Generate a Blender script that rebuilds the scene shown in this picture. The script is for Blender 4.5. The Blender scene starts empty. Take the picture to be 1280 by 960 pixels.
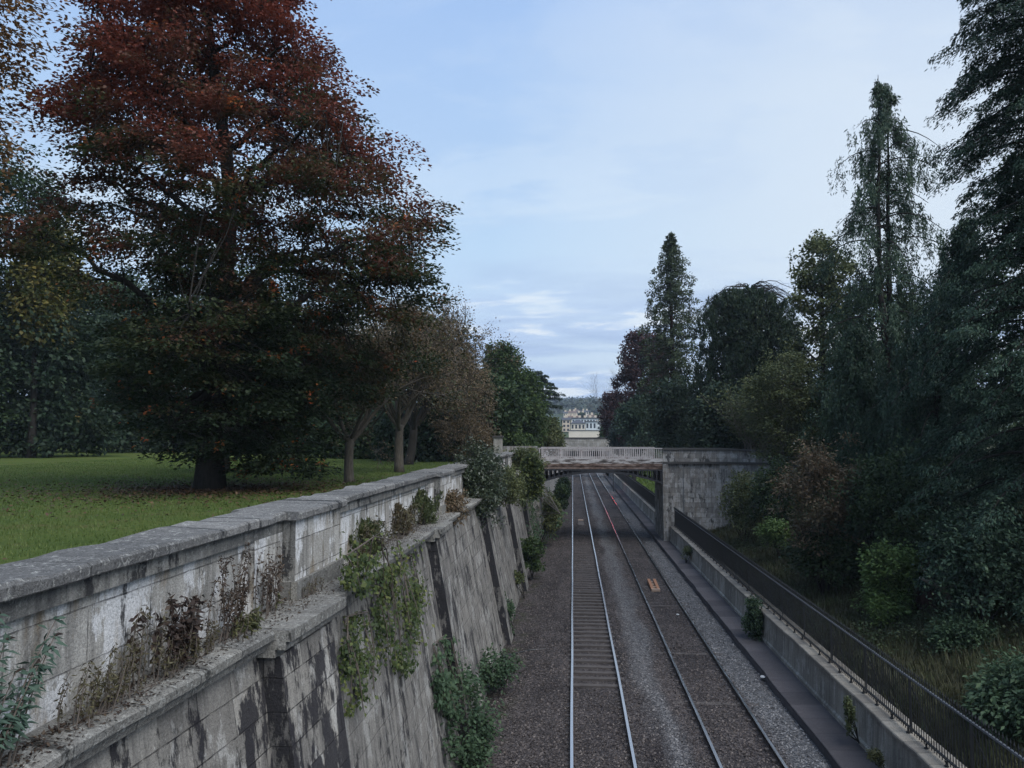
import bpy, math, random
import numpy as np

rng = np.random.default_rng(11)
random.seed(11)
sc = bpy.context.scene
COL = sc.collection

# ------------------------------------------------------------------ camera
F, CX, CY = 961.0, 640.0, 480.0
EYE = np.array([0.0, 0.0, 7.7])
PITCH = math.atan(66 / F)
YAW = math.atan(76 / F)
cam_d = bpy.data.cameras.new("camera")
cam = bpy.data.objects.new("camera", cam_d)
COL.objects.link(cam)
cam.location = EYE
cam.rotation_euler = (math.pi / 2 + PITCH, 0, YAW)
cam_d.sensor_width = 36
cam_d.lens = F / 1280 * 36
cam_d.clip_start = 0.1
cam_d.clip_end = 20000
sc.camera = cam
_m = cam.rotation_euler.to_matrix()
RT = np.array(_m.col[0]); UP = np.array(_m.col[1]); FW = -np.array(_m.col[2])
FWH = np.array([FW[0], FW[1], 0]); FWH /= np.linalg.norm(FWH)


def ray(x, y):
    return (x - CX) / F * RT - (y - CY) / F * UP + FW


def at(x, y, Y):
    d = ray(x, y)
    return EYE + d * (Y / d[1])


def at_z(x, y, z):
    d = ray(x, y)
    return EYE + d * ((z - EYE[2]) / d[2])


def at_x(x, y, X):
    d = ray(x, y)
    return EYE + d * (X / d[0])


def px(x, y, zc):
    return EYE + zc * ray(x, y)


# ------------------------------------------------------------------ mesh helpers
class MB:
    """collects verts and faces for one mesh"""

    def __init__(s):
        s.v = []; s.f = []; s.m = []

    def add(s, vs, fs, m=0):
        o = len(s.v)
        s.v.extend([tuple(map(float, p)) for p in vs])
        for f in fs:
            s.f.append([o + i for i in f]); s.m.append(m)

    def box(s, a, b, m=0):
        x0, y0, z0 = a; x1, y1, z1 = b
        s.hexa([(x0, y0, z0), (x1, y0, z0), (x1, y1, z0), (x0, y1, z0)],
               [(x0, y0, z1), (x1, y0, z1), (x1, y1, z1), (x0, y1, z1)], m)

    def hexa(s, lo, hi, m=0):
        s.add(list(lo) + list(hi), [(3, 2, 1, 0), (4, 5, 6, 7), (0, 1, 5, 4), (1, 2, 6, 5), (2, 3, 7, 6), (3, 0, 4, 7)], m)

    def tube(s, pts, rad, n=6, m=0, cap=True):
        pts = [np.asarray(p, float) for p in pts]
        if np.isscalar(rad): rad = [rad] * len(pts)
        o = len(s.v); u = None
        for i, p in enumerate(pts):
            t = pts[min(i + 1, len(pts) - 1)] - pts[max(i - 1, 0)]
            t = t / (np.linalg.norm(t) + 1e-9)
            if u is None:
                a = np.array([0, 0, 1.0]) if abs(t[2]) < .9 else np.array([1.0, 0, 0])
                u = np.cross(t, a)
            u = u - t * np.dot(u, t); u /= np.linalg.norm(u) + 1e-9
            w = np.cross(t, u)
            for k in range(n):
                an = 2 * math.pi * k / n
                q = p + rad[i] * (math.cos(an) * u + math.sin(an) * w)
                s.v.append((q[0], q[1], q[2]))
        for i in range(len(pts) - 1):
            for k in range(n):
                k2 = (k + 1) % n
                s.f.append([o + i * n + k, o + i * n + k2, o + (i + 1) * n + k2, o + (i + 1) * n + k]); s.m.append(m)
        if cap:
            s.f.append([o + k for k in range(n)][::-1]); s.m.append(m)
            s.f.append([o + (len(pts) - 1) * n + k for k in range(n)]); s.m.append(m)

    def loft(s, secs, m=0, closed=True, cap=True):
        o = len(s.v); n = len(secs[0])
        for sec in secs:
            s.v.extend([tuple(map(float, p)) for p in sec])
        for i in range(len(secs) - 1):
            for k in range(n if closed else n - 1):
                k2 = (k + 1) % n
                s.f.append([o + i * n + k, o + i * n + k2, o + (i + 1) * n + k2, o + (i + 1) * n + k]); s.m.append(m)
        if cap and closed:
            s.f.append([o + k for k in range(n)][::-1]); s.m.append(m)
            s.f.append([o + (len(secs) - 1) * n + k for k in range(n)]); s.m.append(m)


def wloc(o):
    p = np.zeros(3)
    while o is not None:
        p = p + np.array(o.location); o = o.parent
    return p


def link(name, me, mats, parent):
    for mt in (mats if isinstance(mats, (list, tuple)) else [mats]):
        me.materials.append(mt)
    o = bpy.data.objects.new(name, me)
    COL.objects.link(o)
    if parent is not None: o.parent = parent
    return o


def build(name, mb, mats, parent=None, smooth=False, loc=None):
    off = wloc(parent) if parent is not None else (np.zeros(3) if loc is None else np.asarray(loc, float))
    me = bpy.data.meshes.new(name)
    me.from_pydata([(a - off[0], b - off[1], c - off[2]) for a, b, c in mb.v], [], mb.f)
    if any(mb.m): me.polygons.foreach_set('material_index', mb.m)
    if smooth: me.polygons.foreach_set('use_smooth', [True] * len(mb.f))
    me.update()
    o = link(name, me, mats, parent)
    if parent is None and loc is not None: o.location = off
    return o


def quads(name, V, mats, parent=None, loc=None, k=4, mi=None):
    """V (n,k,3): loose k-gons, used for leaves and blades"""
    off = wloc(parent) if parent is not None else (np.zeros(3) if loc is None else np.asarray(loc, float))
    V = np.asarray(V, np.float64) - off
    n = len(V)
    me = bpy.data.meshes.new(name)
    me.vertices.add(n * k); me.vertices.foreach_set('co', V.reshape(-1).astype(np.float32))
    me.loops.add(n * k); me.loops.foreach_set('vertex_index', np.arange(n * k, dtype=np.int32))
    me.polygons.add(n)
    me.polygons.foreach_set('loop_start', np.arange(0, n * k, k, dtype=np.int32))
    me.polygons.foreach_set('loop_total', np.full(n, k, np.int32))
    if mi is not None: me.polygons.foreach_set('material_index', np.asarray(mi, np.int32))
    me.update(calc_edges=True)
    o = link(name, me, mats, parent)
    if parent is None and loc is not None: o.location = off
    return o


def tag(o, label, cat, group=None):
    o['label'] = label; o['category'] = cat
    if group: o['group'] = group
    return o


def thing(name, label, cat, loc=(0, 0, 0), group=None):
    o = bpy.data.objects.new(name, None)
    o.empty_display_size = .2
    COL.objects.link(o); o.location = loc
    return tag(o, label, cat, group)


def kind(o, k):
    o['kind'] = k
    return o


def unit(a):
    return a / (np.linalg.norm(a, axis=-1, keepdims=True) + 1e-9)


# ------------------------------------------------------------------ materials
class NT:
    def __init__(s, name):
        s.mat = bpy.data.materials.new(name); s.mat.use_nodes = True
        s.t = s.mat.node_tree; s.b = s.t.nodes['Principled BSDF']
        s.out = s.t.nodes['Material Output']

    def n(s, ty, ins=None, **kw):
        nd = s.t.nodes.new('ShaderNode' + ty)
        for k, v in kw.items(): setattr(nd, k, v)
        for k, v in (ins or {}).items(): s.set(nd.inputs[k], v)
        return nd

    def set(s, sock, v):
        if isinstance(v, bpy.types.NodeSocket): s.t.links.new(v, sock)
        elif isinstance(v, bpy.types.Node): s.t.links.new(v.outputs[0], sock)
        else:
            if sock.type == 'RGBA' and len(v) == 3: v = (*v, 1)
            sock.default_value = v

    def pos(s):
        return s.n('NewGeometry').outputs['Position']

    def math(s, op, a, b=0.0, clamp=False):
        return s.n('Math', {0: a, 1: b}, operation=op, use_clamp=clamp).outputs[0]

    def map(s, v, scale):
        return s.n('Mapping', {'Vector': v, 'Scale': scale}).outputs[0]

    def noise(s, v, scale, detail=4, rough=.55, dist=0):
        return s.n('TexNoise', {'Vector': v, 'Scale': scale, 'Detail': detail, 'Roughness': rough, 'Distortion': dist}).outputs[0]

    def ramp(s, fac, stops, interp='LINEAR'):
        r = s.n('ValToRGB', {0: fac}); cr = r.color_ramp; cr.interpolation = interp
        while len(cr.elements) < len(stops): cr.elements.new(.5)
        for e, (p, c) in zip(cr.elements, stops):
            e.position = p
            e.color = (c, c, c, 1) if np.isscalar(c) else (*c, 1)
        return r.outputs[0]

    def mix(s, f, a, b, bt='MIX'):
        return s.n('MixRGB', {0: f, 1: a, 2: b}, blend_type=bt).outputs[0]

    def bump(s, h, st=.5, d=.02):
        s.set(s.b.inputs['Normal'], s.n('Bump', {'Height': h, 'Strength': st, 'Distance': d}).outputs[0])

    def fin(s, col=None, rough=.85, spec=.3, metal=0):
        if col is not None: s.set(s.b.inputs['Base Color'], col)
        s.set(s.b.inputs['Roughness'], rough)
        s.b.inputs['Specular IOR Level'].default_value = spec
        s.b.inputs['Metallic'].default_value = metal
        return s.mat


def plain(name, col, rough=.8, spec=.3, metal=0, var=.25, scale=6):
    t = NT(name)
    n = t.noise(t.pos(), scale, 5)
    c = t.mix(n, tuple(x * (1 - var) for x in col), tuple(min(1, x * (1 + var)) for x in col))
    return t.fin(c, rough, spec, metal)


def leaf_mat(name, stops, nscale=.6, rough=.6, trans=.25, mixr=.5, spec=.25):
    """leaf colours: each leaf its own tint, drifting in patches through the crown"""
    t = NT(name)
    g = t.n('NewGeometry')
    nz = t.noise(g.outputs['Position'], nscale, 3)
    nz = t.math('MULTIPLY', t.math('SUBTRACT', nz, .5), 2.0)
    r = t.math('ADD', t.math('MULTIPLY', g.outputs['Random Per Island'], mixr), t.math('ADD', t.math('MULTIPLY', nz, 1 - mixr), .5 * (1 - mixr)))
    c = t.ramp(r, stops)
    t.fin(c, rough, spec)
    if trans:
        tr = t.n('BsdfTranslucent', {0: c})
        mx = t.n('MixShader', {0: trans, 1: t.b.outputs[0], 2: tr.outputs[0]})
        t.set(t.out.inputs[0], mx.outputs[0])
    return t.mat


def bark_mat(name, a, b):
    t = NT(name)
    n = t.noise(t.map(t.pos(), (6, 6, 1.2)), 3, 6, .65)
    t.bump(n, .7, .03)
    return t.fin(t.ramp(n, [(.3, a), (.7, b)]), .9, .15)


def stone_mat(name, pale, mid, dark, axis='Y', bw=.95, bh=.37, soot=.56, streak=.5, patch=.5, lichen=.0, mortar=.35, soot_low=None, rust=0.0, grain=.5, cellk=1.0, bloom=.53):
    """weathered limestone: coursed blocks, soot skin, run-off streaks, pale lime bloom, lichen"""
    t = NT(name)
    p = t.pos()
    sp = t.n('SeparateXYZ', {0: p})
    ny = t.math('ABSOLUTE', t.n('SeparateXYZ', {0: t.n('NewGeometry').outputs['True Normal']}).outputs[1])
    side = t.math('GREATER_THAN', ny, .75)
    u = t.math('ADD', t.math('MULTIPLY', sp.outputs[0], side), t.math('MULTIPLY', sp.outputs[1], t.math('SUBTRACT', 1.0, side)))
    vz = sp.outputs[2]
    uv = t.n('CombineXYZ', {0: u, 1: vz}).outputs[0]
    wob = t.n('MixRGB', {0: .022, 1: uv, 2: t.n('TexNoise', {'Vector': p, 'Scale': 4.0, 'Detail': 4}).outputs[1]}, blend_type='ADD').outputs[0]
    br = t.n('TexBrick', {'Vector': wob, 'Color1': (0, 0, 0), 'Color2': (1, 1, 1), 'Mortar': (.5, .5, .5), 'Scale': 1.0,
                          'Mortar Size': .009, 'Mortar Smooth': .4, 'Brick Width': bw, 'Row Height': bh})
    br.offset = .5; br.offset_frequency = 2; br.squash = .8; br.squash_frequency = 3
    cell = t.mix(cellk, (.5, .5, .5), br.outputs[0])
    big = t.noise(p, .8, 7, .62)
    med = t.noise(p, 5, 7, .7)
    fine = t.noise(p, 38, 5, .75)
    vfine = t.noise(p, 130, 2, .6)
    tone = t.mix(.35, t.mix(.5, big, med), cell)
    base = t.ramp(tone, [(.32, mid), (.5, tuple(.5 * (a + b) for a, b in zip(pale, mid))), (.66, pale)])
    st = t.noise(t.map(uv, (4.5, .3, 1)), 1.5, 9, .68)
    st = t.math('ADD', st, t.math('MULTIPLY', t.math('SUBTRACT', big, .5), .5))
    stf = t.math('MULTIPLY', t.ramp(st, [(.45, 0), (.62, 1)]), streak)
    base = t.mix(stf, base, tuple(.4 * a + .6 * b for a, b in zip(mid, dark)))
    bl = t.noise(t.map(uv, (1.6, .7, 1)), 1.5, 9, .72)
    bl = t.math('ADD', bl, t.math('MULTIPLY', t.math('SUBTRACT', cell, .5), .07))
    base = t.mix(t.math('MULTIPLY', t.ramp(bl, [(bloom, 0), (bloom + .04, 1)]), patch), base, tuple(min(.72, x * k) for x, k in zip(pale, (1.3, 1.36, 1.45))))
    sv = t.noise(t.map(uv, (1.5, .55, 1)), 1.35, 12, .72)
    sv = t.math('ADD', sv, t.math('MULTIPLY', t.math('SUBTRACT', cell, .5), .09))
    if soot_low is not None:
        h = t.math('MULTIPLY', t.math('SUBTRACT', soot_low, vz), .07)
        sv = t.math('ADD', sv, t.math('MINIMUM', t.math('MAXIMUM', h, -.16), .07))
    sf = t.ramp(sv, [(soot, 0), (soot + .04, 1)])
    base = t.mix(t.math('MULTIPLY', sf, .94), base, dark)
    if rust:
        rs = t.noise(t.map(uv, (2.4, .6, 1)), 1.1, 6, .65)
        base = t.mix(t.math('MULTIPLY', t.ramp(rs, [(.55, 0), (.68, 1)]), rust), base, (.21, .15, .08))
    if lichen:
        l1 = t.noise(p, 13, 7, .62, 1.2)
        lf = t.math('MULTIPLY', t.ramp(l1, [(.56, 0), (.62, 1)]), lichen)
        base = t.mix(lf, base, (.36, .36, .335))
        l2 = t.noise(p, 21, 6, .65, .8)
        base = t.mix(t.math('MULTIPLY', t.ramp(l2, [(.58, 0), (.63, 1)]), .6 * lichen), base, (.055, .055, .052))
    gr = t.ramp(t.mix(.4, fine, vfine), [(.36, 1 - grain), (.5, 1.0), (.64, 1 + .55 * grain)])
    base = t.mix(1.0, base, gr, 'MULTIPLY')
    mf = t.math('MULTIPLY', br.outputs[1], t.math('MULTIPLY', t.ramp(med, [(.36, .15), (.58, 1)]), mortar))
    base = t.mix(mf, base, tuple(.5 * d for d in dark))
    hgt = t.math('SUBTRACT', t.math('ADD', t.math('MULTIPLY', fine, .7), t.math('ADD', med, t.math('MULTIPLY', sf, .3))), t.math('MULTIPLY', br.outputs[1], .7))
    t.bump(hgt, .9, .03)
    return t.fin(base, .92, .15)


M = {}
M['parapet'] = stone_mat('parapet_stone', (.58, .56, .52), (.33, .315, .285), (.045, .044, .045), bw=1.25, bh=.48, soot=.60, streak=.75, patch=.8, rust=.75, mortar=.7, bloom=.495)
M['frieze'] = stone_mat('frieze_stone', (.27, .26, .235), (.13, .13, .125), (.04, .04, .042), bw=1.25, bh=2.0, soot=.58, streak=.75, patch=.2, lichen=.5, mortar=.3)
M['coping'] = stone_mat('coping_stone', (.21, .205, .195), (.10, .10, .10), (.04, .041, .044), bw=1.25, bh=4, soot=.57, streak=.3, patch=.15, lichen=.7, mortar=.8, grain=.75)
M['ledge'] = stone_mat('ledge_stone', (.25, .24, .215), (.13, .127, .12), (.05, .05, .048), bw=1.1, bh=6, soot=.58, streak=.3, patch=.2, lichen=.65, mortar=.8, grain=.75)
M['retain'] = stone_mat('retaining_stone', (.42, .395, .35), (.20, .188, .17), (.026, .025, .030), bw=.85, bh=.40, soot=.472, streak=.75, patch=.4, mortar=.8, soot_low=4.1)
M['retain_far'] = stone_mat('streaked_stone', (.31, .293, .26), (.145, .138, .13), (.035, .034, .037), bw=1.0, bh=.45, soot=.545, streak=1.0, patch=.5, mortar=.25, cellk=.25)
M['abut'] = stone_mat('abutment_stone', (.36, .345, .32), (.20, .192, .183), (.06, .06, .06), axis='X', bw=.75, bh=.36, soot=.565, streak=.8, patch=.5, mortar=.25, rust=.4, bloom=.51)
M['right'] = stone_mat('right_wall_render', (.36, .34, .30), (.22, .207, .185), (.06, .058, .055), bw=1.6, bh=1.4, soot=.66, streak=.75, patch=.4, mortar=.15)
M['rcope'] = stone_mat('right_coping', (.28, .255, .215), (.18, .165, .145), (.06, .056, .05), bw=.75, bh=5, soot=.62, streak=.3, patch=.2, mortar=.7)
M['slab'] = stone_mat('slab_stone', (.115, .105, .11), (.075, .07, .075), (.035, .034, .037), bw=1.35, bh=5, soot=.64, streak=.2, patch=.1, mortar=.9)
M['farstone'] = stone_mat('far_bridge_stone', (.38, .36, .32), (.26, .25, .225), (.1, .098, .095), axis='X', bw=.8, bh=.4, soot=.68, streak=.5, patch=.4, mortar=.25)
M['dkreveal'] = stone_mat('dark_reveal_stone', (.20, .19, .175), (.11, .105, .10), (.022, .022, .026), bw=.85, bh=.40, soot=.44, streak=.8, patch=.1, mortar=.6)
M['dkstone'] = plain('cap_stone', (.06, .058, .056))

# leaves
DK = (.010, .016, .012)
M['beech_red'] = None


def beech_mat():
    t = NT('beech_leaf')
    g = t.n('NewGeometry')
    sp = t.n('SeparateXYZ', {0: g.outputs['Position']})
    n1 = t.noise(g.outputs['Position'], .5, 5, .6)
    n2 = t.noise(g.outputs['Position'], 1.1, 2)
    h = t.math('MULTIPLY', t.math('SUBTRACT', sp.outputs[2], 15.2), .066)
    f = t.math('ADD', t.math('ADD', t.math('MULTIPLY', t.math('SUBTRACT', n1, .5), 2.6), h), t.math('ADD', .36, t.math('MULTIPLY', g.outputs['Random Per Island'], .22)))
    c = t.ramp(f, [(.08, (.022, .036, .018)), (.36, (.046, .058, .024)), (.5, (.080, .048, .027)), (.70, (.115, .046, .031)), (.92, (.175, .050, .034))])
    hot = t.ramp(t.math('ADD', n2, t.math('MULTIPLY', g.outputs['Random Per Island'], .06)), [(.69, 0), (.73, 1)])
    c = t.mix(t.math('MULTIPLY', hot, .9), c, t.ramp(g.outputs['Random Per Island'], [(0, (.30, .045, .025)), (1, (.34, .12, .03))]))
    t.fin(c, .6, .2)
    tr = t.n('BsdfTranslucent', {0: c})
    t.set(t.out.inputs[0], t.n('MixShader', {0: .36, 1: t.b.outputs[0], 2: tr.outputs[0]}).outputs[0])
    return t.mat


M['beech'] = beech_mat()
M['dkgreen'] = leaf_mat('dark_green_leaf', [(.1, (0.015, 0.031, 0.014)), (.5, (0.028, 0.053, 0.022)), (.8, (0.052, 0.081, 0.028)), (1, (0.098, 0.104, 0.028))])
M['hedge'] = leaf_mat('hedge_leaf', [(.1, (0.013, 0.026, 0.015)), (.55, (0.026, 0.049, 0.027)), (.92, (0.050, 0.070, 0.031)), (.97, (0.307, 0.151, 0.033)), (1, (0.307, 0.082, 0.027))], nscale=.5, mixr=.45)
M['yelgreen'] = leaf_mat('yellow_green_leaf', [(.1, (.05, .065, .02)), (.5, (.11, .11, .03)), (1, (.2, .14, .035))])
M['tan'] = leaf_mat('tan_leaf', [(.1, (.10, .06, .03)), (.5, (.2, .11, .05)), (1, (.28, .17, .07))])
M['cherry'] = leaf_mat('cherry_leaf', [(.05, (.02, .03, .015)), (.5, (.045, .05, .02)), (.8, (.09, .055, .024)), (1, (.19, .07, .025))], nscale=.8)
M['brown'] = leaf_mat('brown_leaf', [(.1, (0.068, 0.054, 0.036)), (.5, (0.128, 0.096, 0.059)), (1, (0.211, 0.160, 0.091))])
M['midgreen'] = leaf_mat('mid_green_leaf', [(.1, (.02, .038, .014)), (.5, (.045, .078, .024)), (1, (.085, .12, .036))])
M['olive'] = leaf_mat('olive_leaf', [(.1, (0.043, 0.059, 0.027)), (.5, (0.086, 0.105, 0.045)), (1, (0.157, 0.162, 0.063))])
M['cedar'] = leaf_mat('cedar_needle', [(.1, (0.021, 0.036, 0.031)), (.6, (0.042, 0.063, 0.049)), (1, (0.077, 0.098, 0.070))])
M['cypress'] = leaf_mat('cypress_spray', [(.1, (0.016, 0.033, 0.022)), (.5, (0.033, 0.062, 0.037)), (1, (0.074, 0.112, 0.059))], trans=.12)
M['bigdark'] = leaf_mat('dark_cypress_spray', [(.1, (0.013, 0.030, 0.022)), (.5, (0.026, 0.056, 0.036)), (1, (0.062, 0.098, 0.056))], trans=.1)
M['redwood'] = leaf_mat('redwood_spray', [(.1, (0.025, 0.039, 0.024)), (.5, (0.049, 0.070, 0.035)), (1, (0.084, 0.105, 0.047))], trans=.15)
M['yew'] = leaf_mat('yew_spray', [(.1, (0.012, 0.024, 0.017)), (.5, (0.027, 0.048, 0.027)), (1, (0.060, 0.078, 0.039))], trans=.12)
M['copper'] = leaf_mat('copper_leaf', [(.1, (0.026, 0.014, 0.016)), (.5, (0.049, 0.025, 0.026)), (1, (0.078, 0.036, 0.034))])
M['rusty'] = leaf_mat('rusty_leaf', [(.1, (0.067, 0.067, 0.039)), (.5, (0.127, 0.097, 0.059)), (1, (0.208, 0.133, 0.081))])
M['bright'] = leaf_mat('bright_green_leaf', [(.05, (0.039, 0.073, 0.025)), (.5, (0.090, 0.150, 0.043)), (1, (0.179, 0.244, 0.077))])
M['ivy'] = leaf_mat('ivy_leaf', [(.05, (.02, .036, .015)), (.45, (.045, .068, .022)), (.75, (.10, .12, .036)), (1, (.23, .22, .07))], nscale=1.6)
M['holly'] = leaf_mat('holly_leaf', [(.1, (0.024, 0.038, 0.022)), (.6, (0.054, 0.072, 0.042)), (.93, (0.096, 0.114, 0.072)), (1, (0.240, 0.252, 0.216))], rough=.35, spec=.5)
M['bramble'] = leaf_mat('bramble_leaf', [(.1, (0.028, 0.053, 0.029)), (.6, (0.055, 0.094, 0.050)), (1, (0.099, 0.143, 0.066))], nscale=1.2)
M['deadleaf'] = leaf_mat('dead_leaf', [(.1, (.018, .012, .011)), (.5, (.04, .026, .02)), (1, (.09, .065, .04))], trans=.1)
M['weedgreen'] = leaf_mat('weed_leaf', [(.1, (.035, .045, .02)), (.5, (.075, .08, .035)), (.9, (.13, .12, .05)), (1, (.3, .25, .06))], nscale=2)
M['buddleia'] = leaf_mat('buddleia_leaf', [(.1, (.03, .06, .045)), (.5, (.055, .095, .07)), (1, (.09, .14, .10))])
M['dryweed'] = leaf_mat('dry_weed_leaf', [(.1, (.035, .03, .018)), (.5, (.07, .06, .032)), (.85, (.10, .095, .05)), (1, (.22, .18, .08))], nscale=3, trans=.15)
M['undergrowth'] = leaf_mat('undergrowth_leaf', [(.1, (0.025, 0.043, 0.021)), (.5, (0.050, 0.075, 0.035)), (.85, (0.094, 0.106, 0.050)), (1, (0.125, 0.088, 0.050))], nscale=.9)
M['bark'] = bark_mat('bark_dark', (.014, .013, .012), (.04, .036, .032))
M['barkg'] = bark_mat('bark_grey', (.045, .04, .034), (.12, .105, .085))
M['barkp'] = bark_mat('bark_pale', (.12, .11, .095), (.26, .24, .20))
M['twig'] = plain('twig_bark', (.10, .083, .07))
M['barkred'] = bark_mat('bark_red', (.02, .012, .011), (.05, .028, .024))

# metals, paint
t = NT('rail_head'); n = t.noise(t.map(t.pos(), (8, .3, 8)), 3, 3)
M['railtop'] = t.fin((.62, .60, .60), t.ramp(n, [(.3, .18), (.7, .3)]), .5, 1)
M['railside'] = plain('rail_rust', (.045, .032, .026), .85)
M['sleeper'] = plain('sleeper_wood', (.068, .06, .057), .85, var=.5, scale=4)
M['iron'] = plain('black_iron', (.012, .014, .017), .45, .5)
M['ironpaint'] = plain('dark_iron_paint', (.022, .023, .027), .6, .4)
t = NT('pale_railing_paint'); n = t.noise(t.pos(), 5, 6, .7)
M['railpaint'] = t.fin(t.ramp(n, [(.33, (.24, .18, .16)), (.42, (.36, .33, .325)), (.7, (.46, .44, .43))]), .6, .3)
t = NT('peeling_fascia_paint'); n = t.noise(t.map(t.pos(), (.7, 1, 3.5)), 1.6, 7, .7)
M['fascia'] = t.fin(t.ramp(n, [(.40, (.05, .045, .042)), (.47, (.17, .15, .14)), (.55, (.42, .41, .40)), (.7, (.5, .49, .48))]), .7)
t = NT('rusty_ledge_paint'); n = t.noise(t.map(t.pos(), (.9, 1, 3)), 1.8, 7, .7)
M['rustledge'] = t.fin(t.ramp(n, [(.38, (.05, .032, .025)), (.5, (.14, .095, .075)), (.66, (.26, .21, .185))]), .8)

# grounds
t = NT('lawn_grass'); p = t.pos()
n1 = t.noise(p, .35, 5); n2 = t.noise(p, 7, 4, .7); n3 = t.noise(p, 60, 2)
c = t.ramp(t.mix(.5, n1, n2), [(.32, (.048, .078, .02)), (.5, (.08, .115, .028)), (.68, (.125, .145, .042))])
c = t.mix(t.math('MULTIPLY', t.ramp(t.noise(p, 1.1, 6, .7), [(.52, 0), (.68, 1)]), .6), c, (.12, .092, .045))
t.bump(t.math('ADD', n2, n3), .9, .06)
M['lawn'] = t.fin(c, .95, .1)

t = NT('bank_ground'); p = t.pos()
n1 = t.noise(p, .7, 6, .65); n2 = t.noise(p, 9, 5, .7)
c = t.ramp(t.mix(.5, n1, n2), [(.34, (.028, .027, .017)), (.5, (.05, .048, .026)), (.66, (.062, .075, .03))])
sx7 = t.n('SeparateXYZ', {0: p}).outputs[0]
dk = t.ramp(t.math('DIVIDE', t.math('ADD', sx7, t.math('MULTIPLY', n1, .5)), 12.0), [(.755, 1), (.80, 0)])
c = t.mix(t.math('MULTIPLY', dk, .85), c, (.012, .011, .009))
t.bump(n2, 1, .08)
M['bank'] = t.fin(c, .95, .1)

t = NT('ballast'); p = t.pos()
spx = t.n('SeparateXYZ', {0: p})
vo = t.n('TexVoronoi', {'Vector': p, 'Scale': 15.0}); vo2 = t.n('TexVoronoi', {'Vector': p, 'Scale': 27.0})
cell = t.n('SeparateXYZ', {0: vo.outputs[1]}).outputs[0]; cell2 = t.n('SeparateXYZ', {0: vo2.outputs[1]}).outputs[0]
n1 = t.noise(t.map(p, (1, .16, 1)), 1.1, 5, .6)
xw = t.math('ADD', spx.outputs[0], t.math('MULTIPLY', t.math('SUBTRACT', n1, .5), 2.1))


def band(c0, w0, w1):
    d = t.math('ABSOLUTE', t.math('SUBTRACT', xw, c0))
    return t.ramp(t.math('DIVIDE', d, 4.0), [(w0 / 4, 1), (w1 / 4, 0)])


brown = t.ramp(t.mix(.5, cell, cell2), [(.15, (.024, .021, .022)), (.5, (.056, .050, .051)), (.9, (.115, .103, .102))])
grey = t.ramp(t.mix(.5, cell, cell2), [(.15, (.055, .057, .062)), (.5, (.125, .128, .134)), (.9, (.25, .25, .255))])
oil = t.ramp(t.mix(.4, n1, t.noise(p, .8, 5)), [(.36, (.5, .48, .49)), (.52, (1, .98, .96)), (.66, (1.3, 1.25, 1.2))])
c = t.mix(1.0, brown, oil, 'MULTIPLY')
c = t.mix(t.math('MULTIPLY', band(2.42, .12, .62), .62), c, grey)
c = t.mix(t.math('MULTIPLY', band(5.65, .38, .85), .8), c, grey)
moss = t.math('MULTIPLY', band(-2.5, .2, 1.0), t.ramp(t.noise(p, 1.3, 5), [(.5, 0), (.65, .6)]))
c = t.mix(moss, c, (.045, .052, .02))
t.bump(t.math('ADD', vo.outputs[0], t.math('MULTIPLY', vo2.outputs[0], .6)), 1.0, .06)
t.n('Value')
M['ballast'] = t.fin(c, .92, .2)
t = NT('ballast_stone'); g = t.n('NewGeometry')
spx = t.n('SeparateXYZ', {0: g.outputs['Position']}); p = g.outputs['Position']
n1 = t.noise(t.map(p, (1, .16, 1)), 1.1, 5, .6)
xw = t.math('ADD', spx.outputs[0], t.math('MULTIPLY', t.math('SUBTRACT', n1, .5), 1.3))
ri = g.outputs['Random Per Island']
brown = t.ramp(ri, [(0, (.026, .022, .021)), (.6, (.065, .055, .052)), (1, (.15, .13, .12))])
grey = t.ramp(ri, [(0, (.055, .057, .062)), (.6, (.13, .133, .14)), (1, (.3, .3, .305))])
c = t.mix(t.math('MULTIPLY', band(2.42, .12, .62), .62), brown, grey)
c = t.mix(t.math('MULTIPLY', band(5.65, .38, .85), .8), c, grey)
M['stone'] = t.fin(c, .9, .25)
M['earth'] = plain('earth', (.05, .042, .03))

# ------------------------------------------------------------------ world and sun
w = bpy.data.worlds.new("World"); sc.world = w; w.use_nodes = True
wt = w.node_tree; wn = wt.nodes; bg = wn['Background']
SUN_EL, SUN_AZ = math.radians(50), math.radians(132)   # azimuth from +Y towards +X


def wnode(ty, ins=None, **kw):
    nd = wn.new('ShaderNode' + ty)
    for k, v in kw.items(): setattr(nd, k, v)
    for k, v in (ins or {}).items():
        if isinstance(v, bpy.types.NodeSocket): wt.links.new(v, nd.inputs[k])
        else: nd.inputs[k].default_value = v
    return nd


sky = wnode('TexSky'); sky.sky_type = 'NISHITA'; sky.sun_disc = False
sky.sun_elevation = SUN_EL; sky.sun_rotation = SUN_AZ
sky.air_density = 1.0; sky.dust_density = .6; sky.ozone_density = 1.6; sky.altitude = 50
tc = wnode('TexCoord').outputs['Generated']
sx = wnode('SeparateXYZ', {0: tc})
zc_ = wnode('Math', {0: sx.outputs[2], 1: .0}, operation='MAXIMUM').outputs[0]
zd = wnode('Math', {0: zc_, 1: .07}, operation='ADD').outputs[0]
cx_ = wnode('Math', {0: sx.outputs[0], 1: zd}, operation='DIVIDE').outputs[0]
cy_ = wnode('Math', {0: sx.outputs[1], 1: zd}, operation='DIVIDE').outputs[0]
cv = wnode('CombineXYZ', {0: cx_, 1: cy_, 2: 3.7}).outputs[0]
cm = wnode('Mapping', {'Vector': cv, 'Scale': (.55, .75, 1), 'Rotation': (0, 0, .35)}).outputs[0]
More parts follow.
